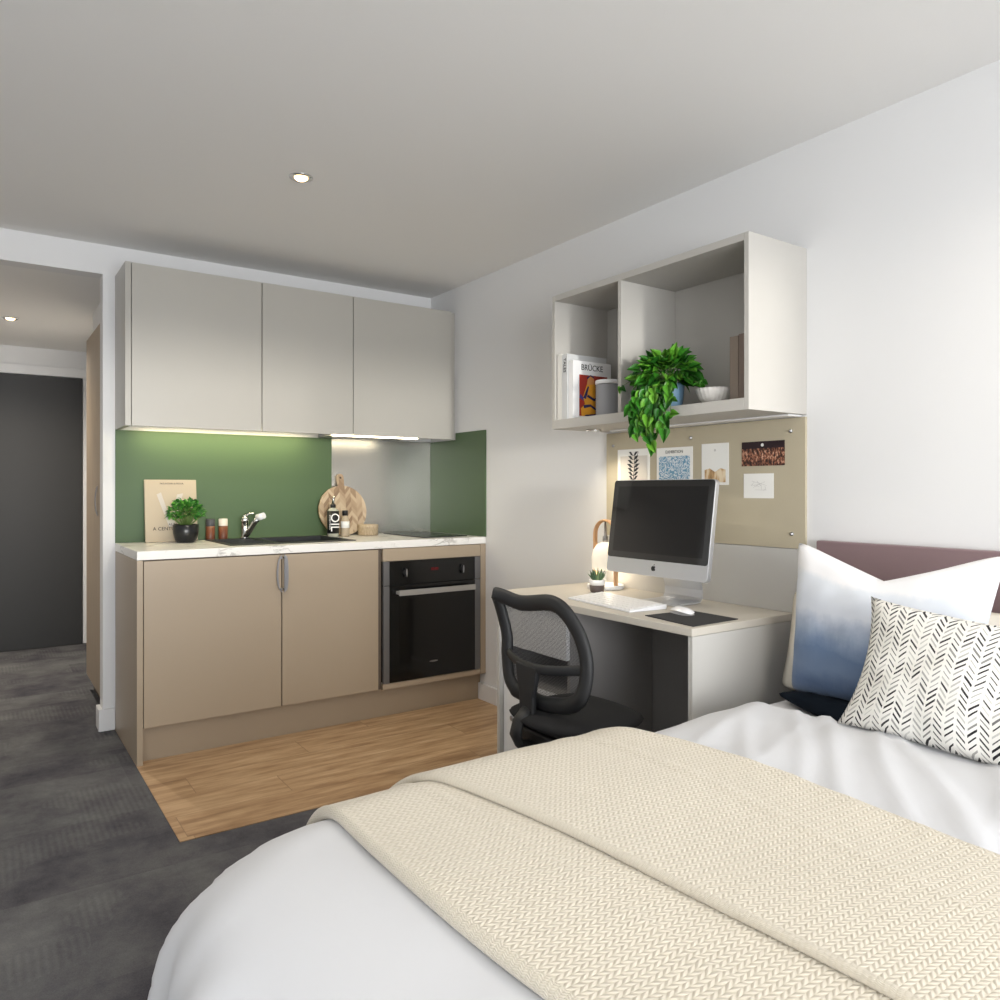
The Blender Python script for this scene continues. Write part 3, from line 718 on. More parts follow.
for pts in ([(0.02, 0.075), (0.045, 0.125), (0.052, 0.122), (0.035, 0.07)], [(0.045, 0.09), (0.08, 0.075), (0.10, 0.085), (0.10, 0.075), (0.08, 0.064), (0.04, 0.08)], [(0.02, 0.045), (0.06, 0.05), (0.10, 0.03), (0.095, 0.022), (0.06, 0.04), (0.025, 0.032)], [(0.085, 0.135), (0.108, 0.085), (0.118, 0.04), (0.126, 0.042), (0.115, 0.10), (0.09, 0.145)], [(0.03, 0.005), (0.09, 0.012), (0.11, 0.03), (0.112, 0.02), (0.09, 0.0), (0.03, 0.0)], [(0.042, 0.152), (0.06, 0.168), (0.08, 0.158), (0.08, 0.166), (0.06, 0.172), (0.04, 0.160)]):
    quadart('picture_shape', pts, (34, 36, 84), 4, art)
# ribbed canister
cn = thing('canister', 'ribbed grey canister with white rim beside the books on the wall shelf', 'canister', (2.13, 2.296, ZS))
prof = [(0, 0), (0.048, 0)]
for k in range(15):
    z = 0.002 + k * 0.009; prof += [(0.050, z), (0.0525, z + 0.0045), (0.050, z + 0.009)]
prof += [(0.047, 0.138), (0, 0.138)]
MB().lathe((2.13, 2.296, ZS + 0.0005), prof, 40).build('body', mat('grey_ribbed', (150, 151, 154), 0.7), cn)
MB().lathe((2.13, 2.296, ZS + 0.139), [(0.0525, 0), (0.054, 0.002), (0.054, 0.014), (0.0525, 0.016), (0, 0.016)], 40).build('lid', M_white, cn)
# ribbed bowl
bwl = MB(); n = 72; prof = [(0.022, 0), (0.034, 0.004), (0.053, 0.022), (0.063, 0.044), (0.066, 0.056), (0.063, 0.056), (0.058, 0.040), (0.046, 0.018), (0.02, 0.008), (0.0, 0.008)]
bwl.lathe((2.10, 1.728, ZS + 0.0005), prof, n)
for i, v in enumerate(bwl.v):
    if i < n * 5:
        k = i % n; 
        if k % 3 == 0: c = Vector((2.10, 1.728, v.z)); v.x = c.x + (v.x - c.x) * 0.95; v.y = c.y + (v.y - c.y) * 0.95
tag(bwl.build('bowl', mat('ribbed_ceramic', (226, 222, 216), 0.6)), 'white ribbed ceramic bowl on the wall shelf right of the plant', 'bowl')
for k, (a, b_, h_, c_, lb) in enumerate(((1.618, 1.652, 0.222, (150, 136, 124), 'taupe book standing right of the white bowl, nearest the bowl'), (1.578, 1.616, 0.226, (136, 120, 110), 'taupe-brown book in the middle of the three beside the bowl'), (1.526, 1.576, 0.222, (120, 106, 98), 'brown-grey book against the right side panel of the wall shelf'))):
    book(2.085, 2.265, a, b_, h_, mat('book_taupe%d' % k, c_, 0.7), lb, 'taupe books on the right of the wall shelf')
# trailing plant
PX, PY = 2.065, 1.905
pl = thing('trailing_houseplant', 'lush green trailing plant in a blue pot spilling over the wall shelf', 'plant', (PX, PY, ZS))
MB().lathe((PX, PY, ZS + 0.0005), [(0, 0), (0.040, 0), (0.046, 0.006), (0.055, 0.08), (0.058, 0.088), (0.053, 0.088), (0.051, 0.078), (0, 0.078)], 32).build('pot', mat('blue_glaze', (98, 128, 150), 0.45), pl)
vn = MB(); lf = MB(); rnd = random.Random(21)
def pleaf(p, d, s, nrm=(-0.5, -0.5, 0.6)):
    nn = Vector(nrm) + Vector((rnd.uniform(-.5, .5), rnd.uniform(-.5, .5), rnd.uniform(-.4, .4)))
    leaf(lf, p, d, nn, s, s * rnd.uniform(0.72, 0.9), heart=True, droop=rnd.uniform(0.1, 0.35))
# crown
for k in range(210):
    a = rnd.uniform(0, 2 * pi); el = rnd.uniform(-0.3, 0.95); ph = math.asin(el)
    dv = Vector((cos(a) * cos(ph), sin(a) * cos(ph), sin(ph)))
    q = Vector((PX - 0.035, PY - 0.012, ZS + 0.112)) + Vector((dv.x * 0.10, dv.y * 0.120, dv.z * 0.080)) * rnd.uniform(0.55, 1)
    if q.x > 2.16: q.x = 2.16
    d = (dv + Vector((-0.5, -0.2, -0.5)) * rnd.uniform(0.2, 1)).normalized()
    if k % 8 == 0: vn.tube([(PX + dv.x * .02, PY + dv.y * .02, ZS + 0.078), q * 0.5 + Vector((PX, PY, ZS + .12)) * 0.5, q], 0.0014, 5)
    pleaf(q, d, rnd.uniform(0.034, 0.056))
# hanging vines over the front edge
for k, (yy, zend, sp_) in enumerate([(1.995, 1.40, .3), (1.965, 1.38, .6), (1.975, 1.41, .2), (1.95, 1.355, .5), (1.93, 1.36, .4), (1.935, 1.385, .9), (1.915, 1.325, .3), (1.915, 1.36, .5), (1.90, 1.345, .1), (1.885, 1.37, .6), (1.865, 1.40, .3), (1.925, 1.315, .5), (1.83, 1.365, .8), (1.99, 1.42, .5), (1.93, 1.41, .5), (1.90, 1.43, .5), (1.96, 1.44, .1)]):
    yy -= 0.032; pts = []; xo = 1.965 - rnd.uniform(0, 0.035)
    p0 = Vector((PX - 0.02, PY + (yy - PY) * 0.3, ZS + 0.10)); p1 = Vector((xo + 0.03, yy, ZS + 0.105)); p2 = Vector((xo - 0.01, yy, ZS + 0.03)); p3 = Vector((xo + rnd.uniform(-.01, .01), yy + rnd.uniform(-.015, .015), zend))
    for q in range(15):
        u = q / 14
        pts.append((1 - u) ** 3 * p0 + 3 * u * (1 - u) ** 2 * p1 + 3 * u * u * (1 - u) * p2 + u ** 3 * p3)
    vn.tube(pts, 0.0013, 5)
    for q in range(3, 15):
        if pts[q].z < 1.40 and rnd.random() < 0.25: continue
        sdv = 1 if q % 2 else -1
        d = Vector((rnd.uniform(-.5, 0), sdv * rnd.uniform(0.1, .8), -rnd.uniform(0.5, 1.1)))
        pleaf(pts[q] + Vector((rnd.uniform(-.02, 0), rnd.uniform(-.016, .016), 0)), d, rnd.uniform(0.032, 0.050), (-0.8, -0.5, 0.25))
# sprigs reaching sideways
for pts, sz in ([[(PX - .05, PY - .07, ZS + .11), (PX - .03, PY - .12, ZS + .095), (PX - .02, PY - .155, ZS + .075), (2.04, 1.73, ZS + .080)], .026], [[(PX - .06, PY + .08, ZS + .10), (1.99, 2.03, ZS + .11), (1.975, 2.06, ZS + .09)], .030], [[(PX - .05, PY - .07, ZS + .09), (1.975, PY - .09, ZS + .02), (1.965, PY - .10, ZS - .03)], .035]):
    vn.tube(pts, 0.0013, 5)
    for q in pts[1:]:
        for s_ in (1, -1): pleaf(Vector(q), Vector((rnd.uniform(-.3, .1), s_ * .6 - .3, rnd.uniform(-.6, .4))), sz)
vn.build('vine', M_stem, pl); lf.build('foliage', M_pothos, pl, weld=False)

# ================================================================== NOTICEBOARD AND CARDS
nb = thing('noticeboard', 'beige felt noticeboard on the wall above the desk', 'noticeboard', (XW - 0.006, 2.0, 0.96))
B(XW - 0.0105, XW - 0.0005, 1.504, 2.480, 0.9585, 1.405).build('panel', M_board, nb, bevel=0.001)
for y, z in ((1.559, 1.360), (1.555, 1.008), (1.999, 1.361), (2.436, 1.350), (2.43, 1.008)):
    q = MB(); q.lathe((XW - 0.0105, y, z), [(0.007, 0), (0.006, -0.003), (0.003, -0.004), (0.003, -0.008), (0, -0.009)], 16, 'x'); q.build('screw', M_satin, nb)
XC = XW - 0.0108
def card(y0, y1, z0, z1, m, name, label, cat):
    r = thing(name, label, cat, (XC, (y0 + y1) / 2, z0))
    B(XC - 0.0010, XC - 0.0001, y0, y1, z0, z1).build('paper', m, r)
    return r
def prints(r, name, shapes, m, x=XC - 0.00105):
    q = MB()
    for s_ in shapes: q.prism(s_, (x, 0, 0), (0, 1, 0), (0, 0, 1), (-0.0003, 0, 0))
    return q.build(name, m, r)
c1 = card(2.217, 2.407, 1.10, 1.331, M_paper, 'art_print', 'white print with black leaf drawing, leftmost on the noticeboard', 'picture')
prints(c1, 'panel_print', [[(2.23, 1.115), (2.39, 1.115), (2.39, 1.302), (2.23, 1.302)]], mat('print_beige', (216, 210, 200), 0.8))
lv = []; rnd = random.Random(3)
cy, cz = 2.312, 1.255
for k in range(7):
    z = cz - 0.055 + k * 0.017
    for s_ in (1, -1):
        L = 0.038 * (1 - abs(k - 3) * 0.10); a = (cy, z); bb_ = (cy + s_ * L, z + 0.018); lv.append([a, (cy + s_ * L * .5, z + 0.003), bb_, (cy + s_ * L * .5, z + 0.018)])
lv.append([(cy - 0.0015, cz - 0.08), (cy + 0.0015, cz - 0.08), (cy - 0.008, cz + 0.06), (cy - 0.010, cz + 0.06)])
lv.append([(cy - 0.0015, cz - 0.04), (cy + 0.0015, cz - 0.04), (cy - 0.028, cz + 0.065), (cy - 0.030, cz + 0.065)])
prints(c1, 'leaf_drawing', lv, mat('print_black', (44, 46, 50), 0.8), XC - 0.0014)
c2 = card(1.989, 2.178, 1.09, 1.328, M_paper, 'art_print', 'white poster with blue squiggle pattern on the noticeboard above the monitor', 'picture')
m, t, b = newmat('blue_cutout_pattern'); x, y, z, p = worldpos(t)
n1 = nz(t, p, 48, 1, 0.5); f = ((n1 * 34.0 + nz(t, vec(t, y, z, 0.3), 60, 2) * 9.0).sn()).gt(0.05)
t.links.new(mixc(t, f, (214, 222, 228), (112, 158, 188)), b.inputs['Base Color']); b.inputs['Roughness'].default_value = 0.8
prints(c2, 'pattern_print', [[(2.003, 1.10), (2.166, 1.10), (2.166, 1.293), (2.003, 1.293)]], m)
text_mb('EXHIBITION', 0.017, (XC - 0.0011, 2.084, 1.310), (0, -1, 0), (0, 0, 1), depth=0.0004).build('title', M_ink, c2, weld=False)
c3 = card(1.818, 1.945, 1.177, 1.334, M_paper, 'postcard', 'tall white card with small golden building photo beside the monitor top', 'picture')
m, t, b = newmat('arch_photo'); x, y, z, p = worldpos(t)
t.links.new(ramp(t, nz(t, vec(t, y * 1.5, z * 0.4), 34, 3), [(0.35, (120, 86, 52)), (0.5, (198, 160, 112)), (0.62, (232, 214, 184))]), b.inputs['Base Color'])
prints(c3, 'photo_print', [[(1.832, 1.187), (1.93, 1.187), (1.93, 1.234), (1.906, 1.240), (1.881, 1.226), (1.856, 1.240), (1.832, 1.234)]], m)
prints(c3, 'small_mark', [[(1.881 + 0.005 * cos(q), 1.308 + 0.005 * sin(q)) for q in [2 * pi * k / 12 for k in range(12)]]], mat('print_grey', (206, 204, 200), 0.8))
m, t, b = newmat('crowd_photo'); x, y, z, p = worldpos(t)
hg = (z - 1.246) / 0.085
f = nz(t, vec(t, y * 1.6, z * 0.8), 75, 3, 0.7) - (hg - 0.35).ab() * 0.22
t.links.new(ramp(t, f, [(0.36, (42, 26, 26)), (0.45, (88, 50, 38)), (0.53, (170, 112, 84)), (0.64, (226, 196, 172))]), b.inputs['Base Color']); b.inputs['Roughness'].default_value = 0.5
c4 = card(1.582, 1.760, 1.244, 1.331, m, 'photograph', 'dark landscape photo of a crowd at top right of the noticeboard', 'picture')
prints(c4, 'dark_backdrop', [[(1.583, 1.306), (1.759, 1.306), (1.759, 1.3305), (1.583, 1.3305)]], mat('print_night', (40, 24, 30), 0.6))
prints(c4, 'moon', [[(1.672 + 0.006 * cos(q), 1.318 + 0.006 * sin(q)) for q in [2 * pi * k / 14 for k in range(14)]]], M_paper, XC - 0.0014)
c5 = card(1.626, 1.751, 1.129, 1.217, M_paper, 'postcard', 'small white card with faint grey sketch below the crowd photo', 'picture')
sk_ = []
for k in range(11):
    a = k * 0.7; y0 = 1.688 + 0.030 * cos(a * 1.9); z0 = 1.174 + 0.017 * sin(a * 2.3); y1 = 1.688 + 0.034 * cos(a * 1.3 + 1); z1 = 1.172 + 0.017 * sin(a * 1.7 + 2)
    dx, dz = y1 - y0, z1 - z0; L = math.hypot(dx, dz) + 1e-6; nx, nz_ = -dz / L * 0.0006, dx / L * 0.0006
    sk_.append([(y0, z0), (y1, z1), (y1 + nx, z1 + nz_), (y0 + nx, z0 + nz_)])
prints(c5, 'sketch', sk_, mat('print_pencil', (170, 168, 165), 0.8))

# ================================================================== DESK
DZ = 0.738; DX = 1.780; D0, D1 = 1.550, 2.600
dk = thing('desk', 'pale greige desk with panel ends against the right wall', 'desk', (2.04, 2.07, 0))
B(DX, XW - 0.0005, D0, D1, DZ - 0.025, DZ).build('desktop', M_desk, dk, bevel=0.0025)
B(DX + 0.004, XW - 0.018, D0 + 0.0015, D0 + 0.0195, 0.0, DZ - 0.0255).build('side_panel', M_deskside, dk, bevel=0.001)
B(DX + 0.004, XW - 0.018, D1 - 0.0195, D1 - 0.0015, 0.002, DZ - 0.0255).build('side_panel', M_deskside, dk, bevel=0.001)
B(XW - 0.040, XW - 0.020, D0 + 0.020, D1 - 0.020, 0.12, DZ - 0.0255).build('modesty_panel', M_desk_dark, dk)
B(XW - 0.012, XW - 0.0005, 1.506, 2.479, DZ + 0.0005, 0.957).build('upstand', M_deskside, dk, bevel=0.001)
# pedestal
pd = thing('drawer_pedestal', 'white pedestal with round lock under the left end of the desk', 'drawer unit', (2.0, 2.37, 0))
P0, P1 = 2.172, 2.578
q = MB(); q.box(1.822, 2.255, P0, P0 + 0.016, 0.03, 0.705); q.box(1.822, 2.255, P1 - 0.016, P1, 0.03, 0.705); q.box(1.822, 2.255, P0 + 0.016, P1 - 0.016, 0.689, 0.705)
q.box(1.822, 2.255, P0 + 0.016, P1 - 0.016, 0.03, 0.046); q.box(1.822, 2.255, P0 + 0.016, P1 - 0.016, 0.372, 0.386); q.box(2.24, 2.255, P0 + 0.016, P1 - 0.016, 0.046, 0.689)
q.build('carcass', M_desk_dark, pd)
d = B(1.804, 1.821, P0, P1, 0.03, 0.378).build('drawer', M_white, pd, bevel=0.001)
MB().lathe((1.804, 2.520, 0.222), [(0.011, 0), (0.011, -0.004), (0.004, -0.005), (0, -0.004)], 18, 'x').build('lock', M_satin, d)
B(1.804, 1.821, P0, P1, 0.520, 0.703).build('drawer', M_white, pd, bevel=0.001)
for xx in (1.86, 2.22):
    for yy in (P0 + 0.04, P1 - 0.04): MB().lathe((xx, yy, 0.0), [(0.016, 0.001), (0.016, 0.0295)], 14).build('foot', M_blackmatt, pd)

# ------------------------------------------------------------------ computer
mo = thing('desktop_computer', 'silver all-in-one computer with black screen on the desk', 'computer', (2.13, 1.95, DZ))
ml = Vector((2.052, 0, 0.839)); mt = Vector((2.102, 0, 1.197)); upm = (mt - ml).normalized(); nm = Vector((-upm.z, 0, upm.x)); hm = (mt - ml).length
yA, yB = 2.225, 1.722; wm = yA - yB
def rrect(w_, h_, r_, n=5, x0=0, y0=0):
    out = []
    for cx, cy, a0 in ((w_ - r_, r_, -90), (w_ - r_, h_ - r_, 0), (r_, h_ - r_, 90), (r_, r_, 180)):
        for k in range(n + 1):
            a = R(a0 + 90 * k / n); out.append((x0 + cx + r_ * cos(a), y0 + cy + r_ * sin(a)))
    return out
oo = Vector((ml.x, yA, ml.z))
hs = MB().prism(rrect(wm, hm, 0.014), oo, (0, -1, 0), upm, -nm * 0.020, smooth=False)
# curved back
def backf(u, v):
    a = u * 2 - 1; b_ = v * 2 - 1; k = 0.022 * (1 - a ** 4) * (1 - b_ ** 4)
    return oo + Vector((0, -1, 0)) * (wm * (0.02 + 0.96 * u)) + upm * (hm * (0.02 + 0.96 * v)) - nm * (0.0198 + k)
hs.grid(backf, 16, 12)
hs.build('housing', M_alu, mo, bevel=0.002)
MB().prism(rrect(wm - 0.004, hm - 0.060, 0.012, x0=0.002, y0=0.058), oo + nm * 0.0002, (0, -1, 0), upm, nm * 0.0022).build('screen', mat('screen_glass', (34, 34, 34), 0.06, spec=0.8), mo)
MB().prism([(0.028, 0.082), (wm - 0.028, 0.082), (wm - 0.028, hm - 0.026), (0.028, hm - 0.026)], oo + nm * 0.0026, (0, -1, 0), upm, nm * 0.0002).build('display', mat('display_panel', (27, 27, 28), 0.05), mo)
# fruit emblem
af = []
for k in range(32):
    a = 2 * pi * k / 32; r_ = 0.0105 * (1 + 0.06 * cos(2 * a)) ; x, y = r_ * cos(a) * 1.0, r_ * sin(a)
    if abs(a - pi / 2) < 0.35 or abs(a - 3 * pi / 2) < 0.3: y *= 0.86
    if math.hypot(x - 0.0125, y - 0.001) < 0.006: x = 0.0125 - math.sqrt(max(0, 0.006 ** 2 - (y - 0.001) ** 2))
    af.append((x, y))
ac = oo + Vector((0, -1, 0)) * (wm * 0.5) + upm * 0.029 + nm * 0.0002
em = MB().prism(af, ac, (0, -1, 0), upm, nm * 0.0008); em.prism([(0.0, 0.0105), (0.0005, 0.0140), (0.0040, 0.0165), (0.0042, 0.0130)], ac, (0, -1, 0), upm, nm * 0.0008)
em.build('emblem', M_ink, mo)
# stand: bent plate
sp_ = [(2.098, 0.905), (2.150, 0.880), (2.190, 0.835), (2.205, 0.785), (2.203, 0.755), (2.190, 0.7425), (2.160, 0.7400), (2.055, 0.7398)]
th_ = [(x - 0.004 if i < 5 else x, z + (0.004 if i >= 4 else 0.002)) for i, (x, z) in enumerate(sp_)]
MB().prism(sp_ + th_[::-1], (0, 2.052, 0), (1, 0, 0), (0, 0, 1), (0, -0.185, 0)).build('stand', M_alu, mo, bevel=0.0008)
# keyboard
kb = thing('keyboard', 'white slim keyboard on the desk in front of the computer', 'keyboard', (1.98, 2.09, DZ)); kb.rotation_euler = (0, 0, 0)
ka = Vector((-0.10, -0.995, 0)).normalized(); kn = Vector((0.995, -0.10, 0)).normalized(); kn = Vector((-ka.y, ka.x, 0))
ko = Vector((1.872, 2.245, DZ + 0.0006)); KL, KW = 0.375, 0.165
MB().prism([(0, 0), (KW, 0), (KW, 0.017), (0, 0.006)], ko, kn, (0, 0, 1), ka * KL).build('base', mat('keyboard_white', (236, 237, 240), 0.4), kb, bevel=0.0012)
ks = MB()
for rr_ in range(6):
    for cc_ in range(18):
        if rr_ == 0 and 4 <= cc_ <= 8:
            if cc_ > 4: continue
            wk = 5
        else: wk = 1
        a = ko + ka * (0.010 + cc_ * 0.0198) + kn * (0.012 + rr_ * 0.0245); z = 0.0065 + (0.012 + rr_ * 0.0245) / KW * 0.011
        ks.prism([(0, 0), (0.0198 * wk - 0.003, 0), (0.0198 * wk - 0.003, 0.021), (0, 0.021)], a + Vector((0, 0, z)), ka, kn + Vector((0, 0, 0.066)), (0, 0, 0.002))
ks.build('keys', M_white, kb)
tag(MB().prism([(1.833, 1.797), (1.808, 1.570), (2.032, 1.577), (2.036, 1.782)], (0, 0, DZ + 0.0004), (1, 0, 0), (0, 1, 0), (0, 0, 0.0025)).build('mouse_pad', mat('mouse_pad', (48, 48, 50), 0.85)), 'dark grey square mouse pad at the right end of the desk', 'mouse pad')
ms = MB()
mc = Vector((1.960, 1.750, DZ + 0.0035)); md = Vector((-0.25, -0.97, 0)).normalized(); mn_ = Vector((-md.y, md.x, 0))
def mf(u, v):
    a = (u * 2 - 1); b_ = v * 2 - 1; rx = 0.054 * math.copysign(abs(a) ** 0.85, a); e_ = math.sqrt(max(0, 1 - abs(a) ** 2.6)); ry = 0.029 * e_ * b_
    return mc + md * rx + mn_ * ry + Vector((0, 0, 0.004 + 0.019 * max(0, (1 - a * a)) ** 0.6 * (1 - 0.6 * b_ * b_)))
ms.grid(mf, 18, 12)
def mf2(u, v):
    q = mf(u, v); return Vector((q.x, q.y, mc.z + 0.0003))
ms.grid(mf2, 18, 12)
tag(ms.build('computer_mouse', mat('mouse_white', (240, 240, 242), 0.25), solid=0), 'smooth white computer mouse on the dark mouse pad', 'mouse')

# desk lamp
lx, ly = 2.205, 2.395
lp = thing('table_lamp', 'small lamp with beech arch handle and glowing white shade behind the computer', 'lamp', (lx, ly, DZ))
MB().lathe((lx, ly, DZ + 0.0005), [(0, 0), (0.074, 0), (0.078, 0.004), (0.078, 0.016), (0.073, 0.018), (0.071, 0.007), (0, 0.007)], 36).build('base', M_white, lp)
pts = []; hw = 0.064
for k in range(5): pts.append((lx, ly + hw, DZ + 0.008 + k * 0.055))
for k in range(1, 16): a = pi * k / 16; pts.append((lx, ly + hw * cos(a), DZ + 0.228 + 0.062 * sin(a)))
for k in range(4, -1, -1): pts.append((lx, ly - hw, DZ + 0.008 + k * 0.055))
MB().tube(pts, 0.01, 8, flat=(0.0055, 0.013, (1, 0, 0))).build('arch_handle', M_lampwood, lp, bevel=0)
M_shade = mat('opal_shade', (250, 244, 232), 0.5, emit=0.2, emitc=(255, 240, 215))
MB().lathe((lx, ly, DZ + 0.080), [(0.053, 0), (0.056, 0.004), (0.058, 0.055), (0.052, 0.085), (0.036, 0.108), (0.012, 0.118), (0.0, 0.119)], 36).build('shade', M_shade, lp)
MB().lathe((lx, ly, DZ + 0.198), [(0.012, 0), (0.012, 0.022), (0.007, 0.026), (0.004, 0.090)], 20).build('stem', M_satin, lp)
l = bpy.data.lights.new('lamp_glow', 'POINT'); l.energy = 0.22; l.color = (1, 0.86, 0.66); l.shadow_soft_size = 0.03
o = bpy.data.objects.new('lamp_glow', l); COL.objects.link(o); o.parent = lp; o.location = (0, 0, 0.065)
# succulent
sx_, sy_ = 2.095, 2.325
sc = thing('potted_succulent', 'little spiky succulent in a white and brown pot on the desk', 'plant', (sx_, sy_, DZ))
MB().lathe((sx_, sy_, DZ + 0.0005), [(0, 0), (0.026, 0), (0.0285, 0.004), (0.0315, 0.030)], 28).build('pot_base', mat('brown_glaze', (92, 80, 76), 0.5), sc)
MB().lathe((sx_, sy_, DZ + 0.0305), [(0.0315, 0), (0.034, 0.022), (0.031, 0.022), (0.029, 0.014), (0, 0.014)], 28).build('pot_rim', M_white, sc)
lf = MB(); rnd = random.Random(8)
for k in range(34):
    a = rnd.uniform(0, 2 * pi); tl = rnd.uniform(0.05, 0.75); L = rnd.uniform(0.035, 0.058)
    d = Vector((cos(a) * sin(tl), sin(a) * sin(tl), cos(tl))); b0 = Vector((sx_ + cos(a) * 0.012, sy_ + sin(a) * 0.012, DZ + 0.044))
    lf.tube([b0, b0 + d * L * 0.5 + Vector((0, 0, L * 0.05)), b0 + d * L], [0.0045, 0.0038, 0.0003], 6)
lf.build('foliage', M_succ, sc, weld=False)

# ================================================================== CHAIR
CX, CY = 1.555, 1.905
ch = thing('office_chair', 'black mesh-back office chair pushed in at the desk', 'chair', (CX, CY, 0))
def bx_at(z):   # backrest depth profile
    u = (z - 0.44) / 0.39
    return 1.470 + 0.055 * sin(min(1, max(0, u)) * pi * 0.75) - 0.075 * max(0, u - 0.35) ** 1.5
ctrl0 = [(2.142, 0.795), (2.128, 0.822), (2.085, 0.820), (2.012, 0.807), (1.882, 0.825), (1.819, 0.822), (1.775, 0.8), (1.737, 0.762), (1.707, 0.718), (1.684, 0.657), (1.68, 0.593), (1.692, 0.533), (1.735, 0.494), (1.806, 0.47), (1.908, 0.457), (2.029, 0.469), (2.062, 0.482), (2.101, 0.52), (2.128, 0.592), (2.131, 0.657), (2.139, 0.725)]
ctrl = []
for i_ in range(len(ctrl0)):                # centre line: inset half the tube from the outer outline
    a_, b_ = Vector(ctrl0[i_ - 1]), Vector(ctrl0[(i_ + 1) % len(ctrl0)]); d_ = (b_ - a_).normalized(); ctrl.append(tuple(Vector(ctrl0[i_]) + Vector((d_.y, -d_.x)) * -0.022 * 1))
def cr(P, n=6):
    out = []; m = len(P)
    for i in range(m):
        p0, p1, p2, p3 = (Vector(P[(i + k) % m]) for k in (-1, 0, 1, 2))
        for k in range(n):
            u = k / n; out.append(0.5 * ((2 * p1) + (p2 - p0) * u + (2 * p0 - 5 * p1 + 4 * p2 - p3) * u * u + (-p0 + 3 * p1 - 3 * p2 + p3) * u ** 3))
    return out
loop = cr(ctrl)
def wrap(y, z): return bx_at(z) - 0.035 * ((y - 1.90) / 0.24) ** 2
bfp = [(wrap(q.x, q.y), q.x, q.y) for q in loop]
bf = MB().tube(bfp, 0.02, 12, closed=True, flat=(0.026, 0.016, (1, 0, 0))).build('back_frame', M_chairblack, ch)
cen = Vector((1.90, 0.63)); nl = len(loop)
def meshf(u, v):
    q = loop[int(round(u * nl)) % nl]; p_ = cen + (q - cen) * (v * 0.97)
    return Vector((wrap(p_.x, p_.y), p_.x, p_.y))
MB().grid(meshf, nl, 12, lambda u, v: (tuple((cen + (loop[int(round(u * nl)) % nl] - cen) * (v * 0.97)))), ).build('mesh_back', M_meshback, ch)
# lumbar bar across the back, behind the mesh, and spine down to the seat
lb = []
for k in range(21):
    u = k / 20; y = 2.118 - (2.118 - 1.700) * u; z = 0.612 - 0.022 * sin(u * pi) + 0.01 * u
    lb.append((bx_at(z) - 0.022 - 0.045 * sin(u * pi), y, z))
MB().tube(lb, 0.012, 10, flat=(0.016, 0.009, (1, 0, 0))).build('lumbar_bar', M_chairblack, ch)
spn = MB(); spn.prism([(-0.058, 0.0), (0.058, 0.0), (0.05, -0.045), (0.036, -0.10), (0.036, -0.165), (-0.036, -0.165), (-0.036, -0.10), (-0.050, -0.045)], (1.438, 1.935, 0.602), (0, 1, 0), (0, 0, 1), (0.018, 0, 0)); spn.build('spine_plate', M_chairblack, ch, bevel=0.005)
MB().tube([(1.447, 1.935, 0.46), (1.410, 1.935, 0.425), (1.398, 1.935, 0.385), (1.415, 1.935, 0.352), (1.47, 1.935, 0.345), (1.54, 1.92, 0.350)], 0.017, 10, flat=(0.013, 0.027, (0, 1, 0))).build('back_bracket', M_chairblack, ch)
# seat
def sef(u, v):
    a, b_ = u * 2 - 1, v * 2 - 1
    # squircle disc
    m_ = max(abs(a), abs(b_))
    x = CX + 0.040 + 0.195 * a * math.sqrt(1 - 0.42 * b_ * b_); y = CY - 0.030 + 0.212 * b_ * math.sqrt(1 - 0.42 * a * a)
    return x, y, m_
st_ = MB()
def stop(u, v):
    x, y, m_ = sef(u, v); z = 0.462 - 0.030 * m_ ** 5 - 0.008 * (1 - m_ * m_); 
    return Vector((x, y, z))
def sbot(u, v):
    x, y, m_ = sef(u, v); return Vector((x, y, 0.432 - 0.045 * (1 - m_ ** 4)))
st_.grid(stop, 22, 22); st_.grid(sbot, 22, 22)
st_.build('seat', M_chairfab, ch)
MB().box(CX - 0.10, CX + 0.10, CY - 0.09, CY + 0.09, 0.335, 0.392).build('tilt_mechanism', M_blackmatt, ch, bevel=0.01)
MB().lathe((CX, CY, 0.095), [(0.026, 0), (0.026, 0.11), (0.014, 0.112), (0.014, 0.24)], 20).build('gas_column', M_blackmatt, ch)
bs = MB(); bs.lathe((CX, CY, 0.072), [(0.04, 0), (0.042, 0.005), (0.042, 0.028), (0.03, 0.034), (0, 0.034)], 20); bs.build('hub', M_blackmatt, ch)
for k in range(5):
    a = R(36 + 72 * k); e_ = Vector((cos(a), sin(a), 0)); L = 0.25
    c0 = Vector((CX, CY, 0.090))
    lg = MB().tube([c0 + e_ * 0.035, c0 + e_ * 0.12 + Vector((0, 0, -0.004)), c0 + e_ * L + Vector((0, 0, -0.018))], [0.018, 0.016, 0.012], 10).build('leg', M_blackmatt, ch)
    wp = c0 + e_ * L; t_ = Vector((-e_.y, e_.x, 0))
    cs = MB()
    for s_ in (-1, 1):
        cw = Vector((wp.x, wp.y, 0.026)) + t_ * (0.012 * s_) 
        cs.tube([cw - t_ * 0.007, cw + t_ * 0.007], 0.025, 16)
    cs.tube([Vector((wp.x, wp.y, 0.03)), Vector((wp.x, wp.y, 0.072))], 0.006, 8)
    cs.build('castor', M_blackmatt, lg)

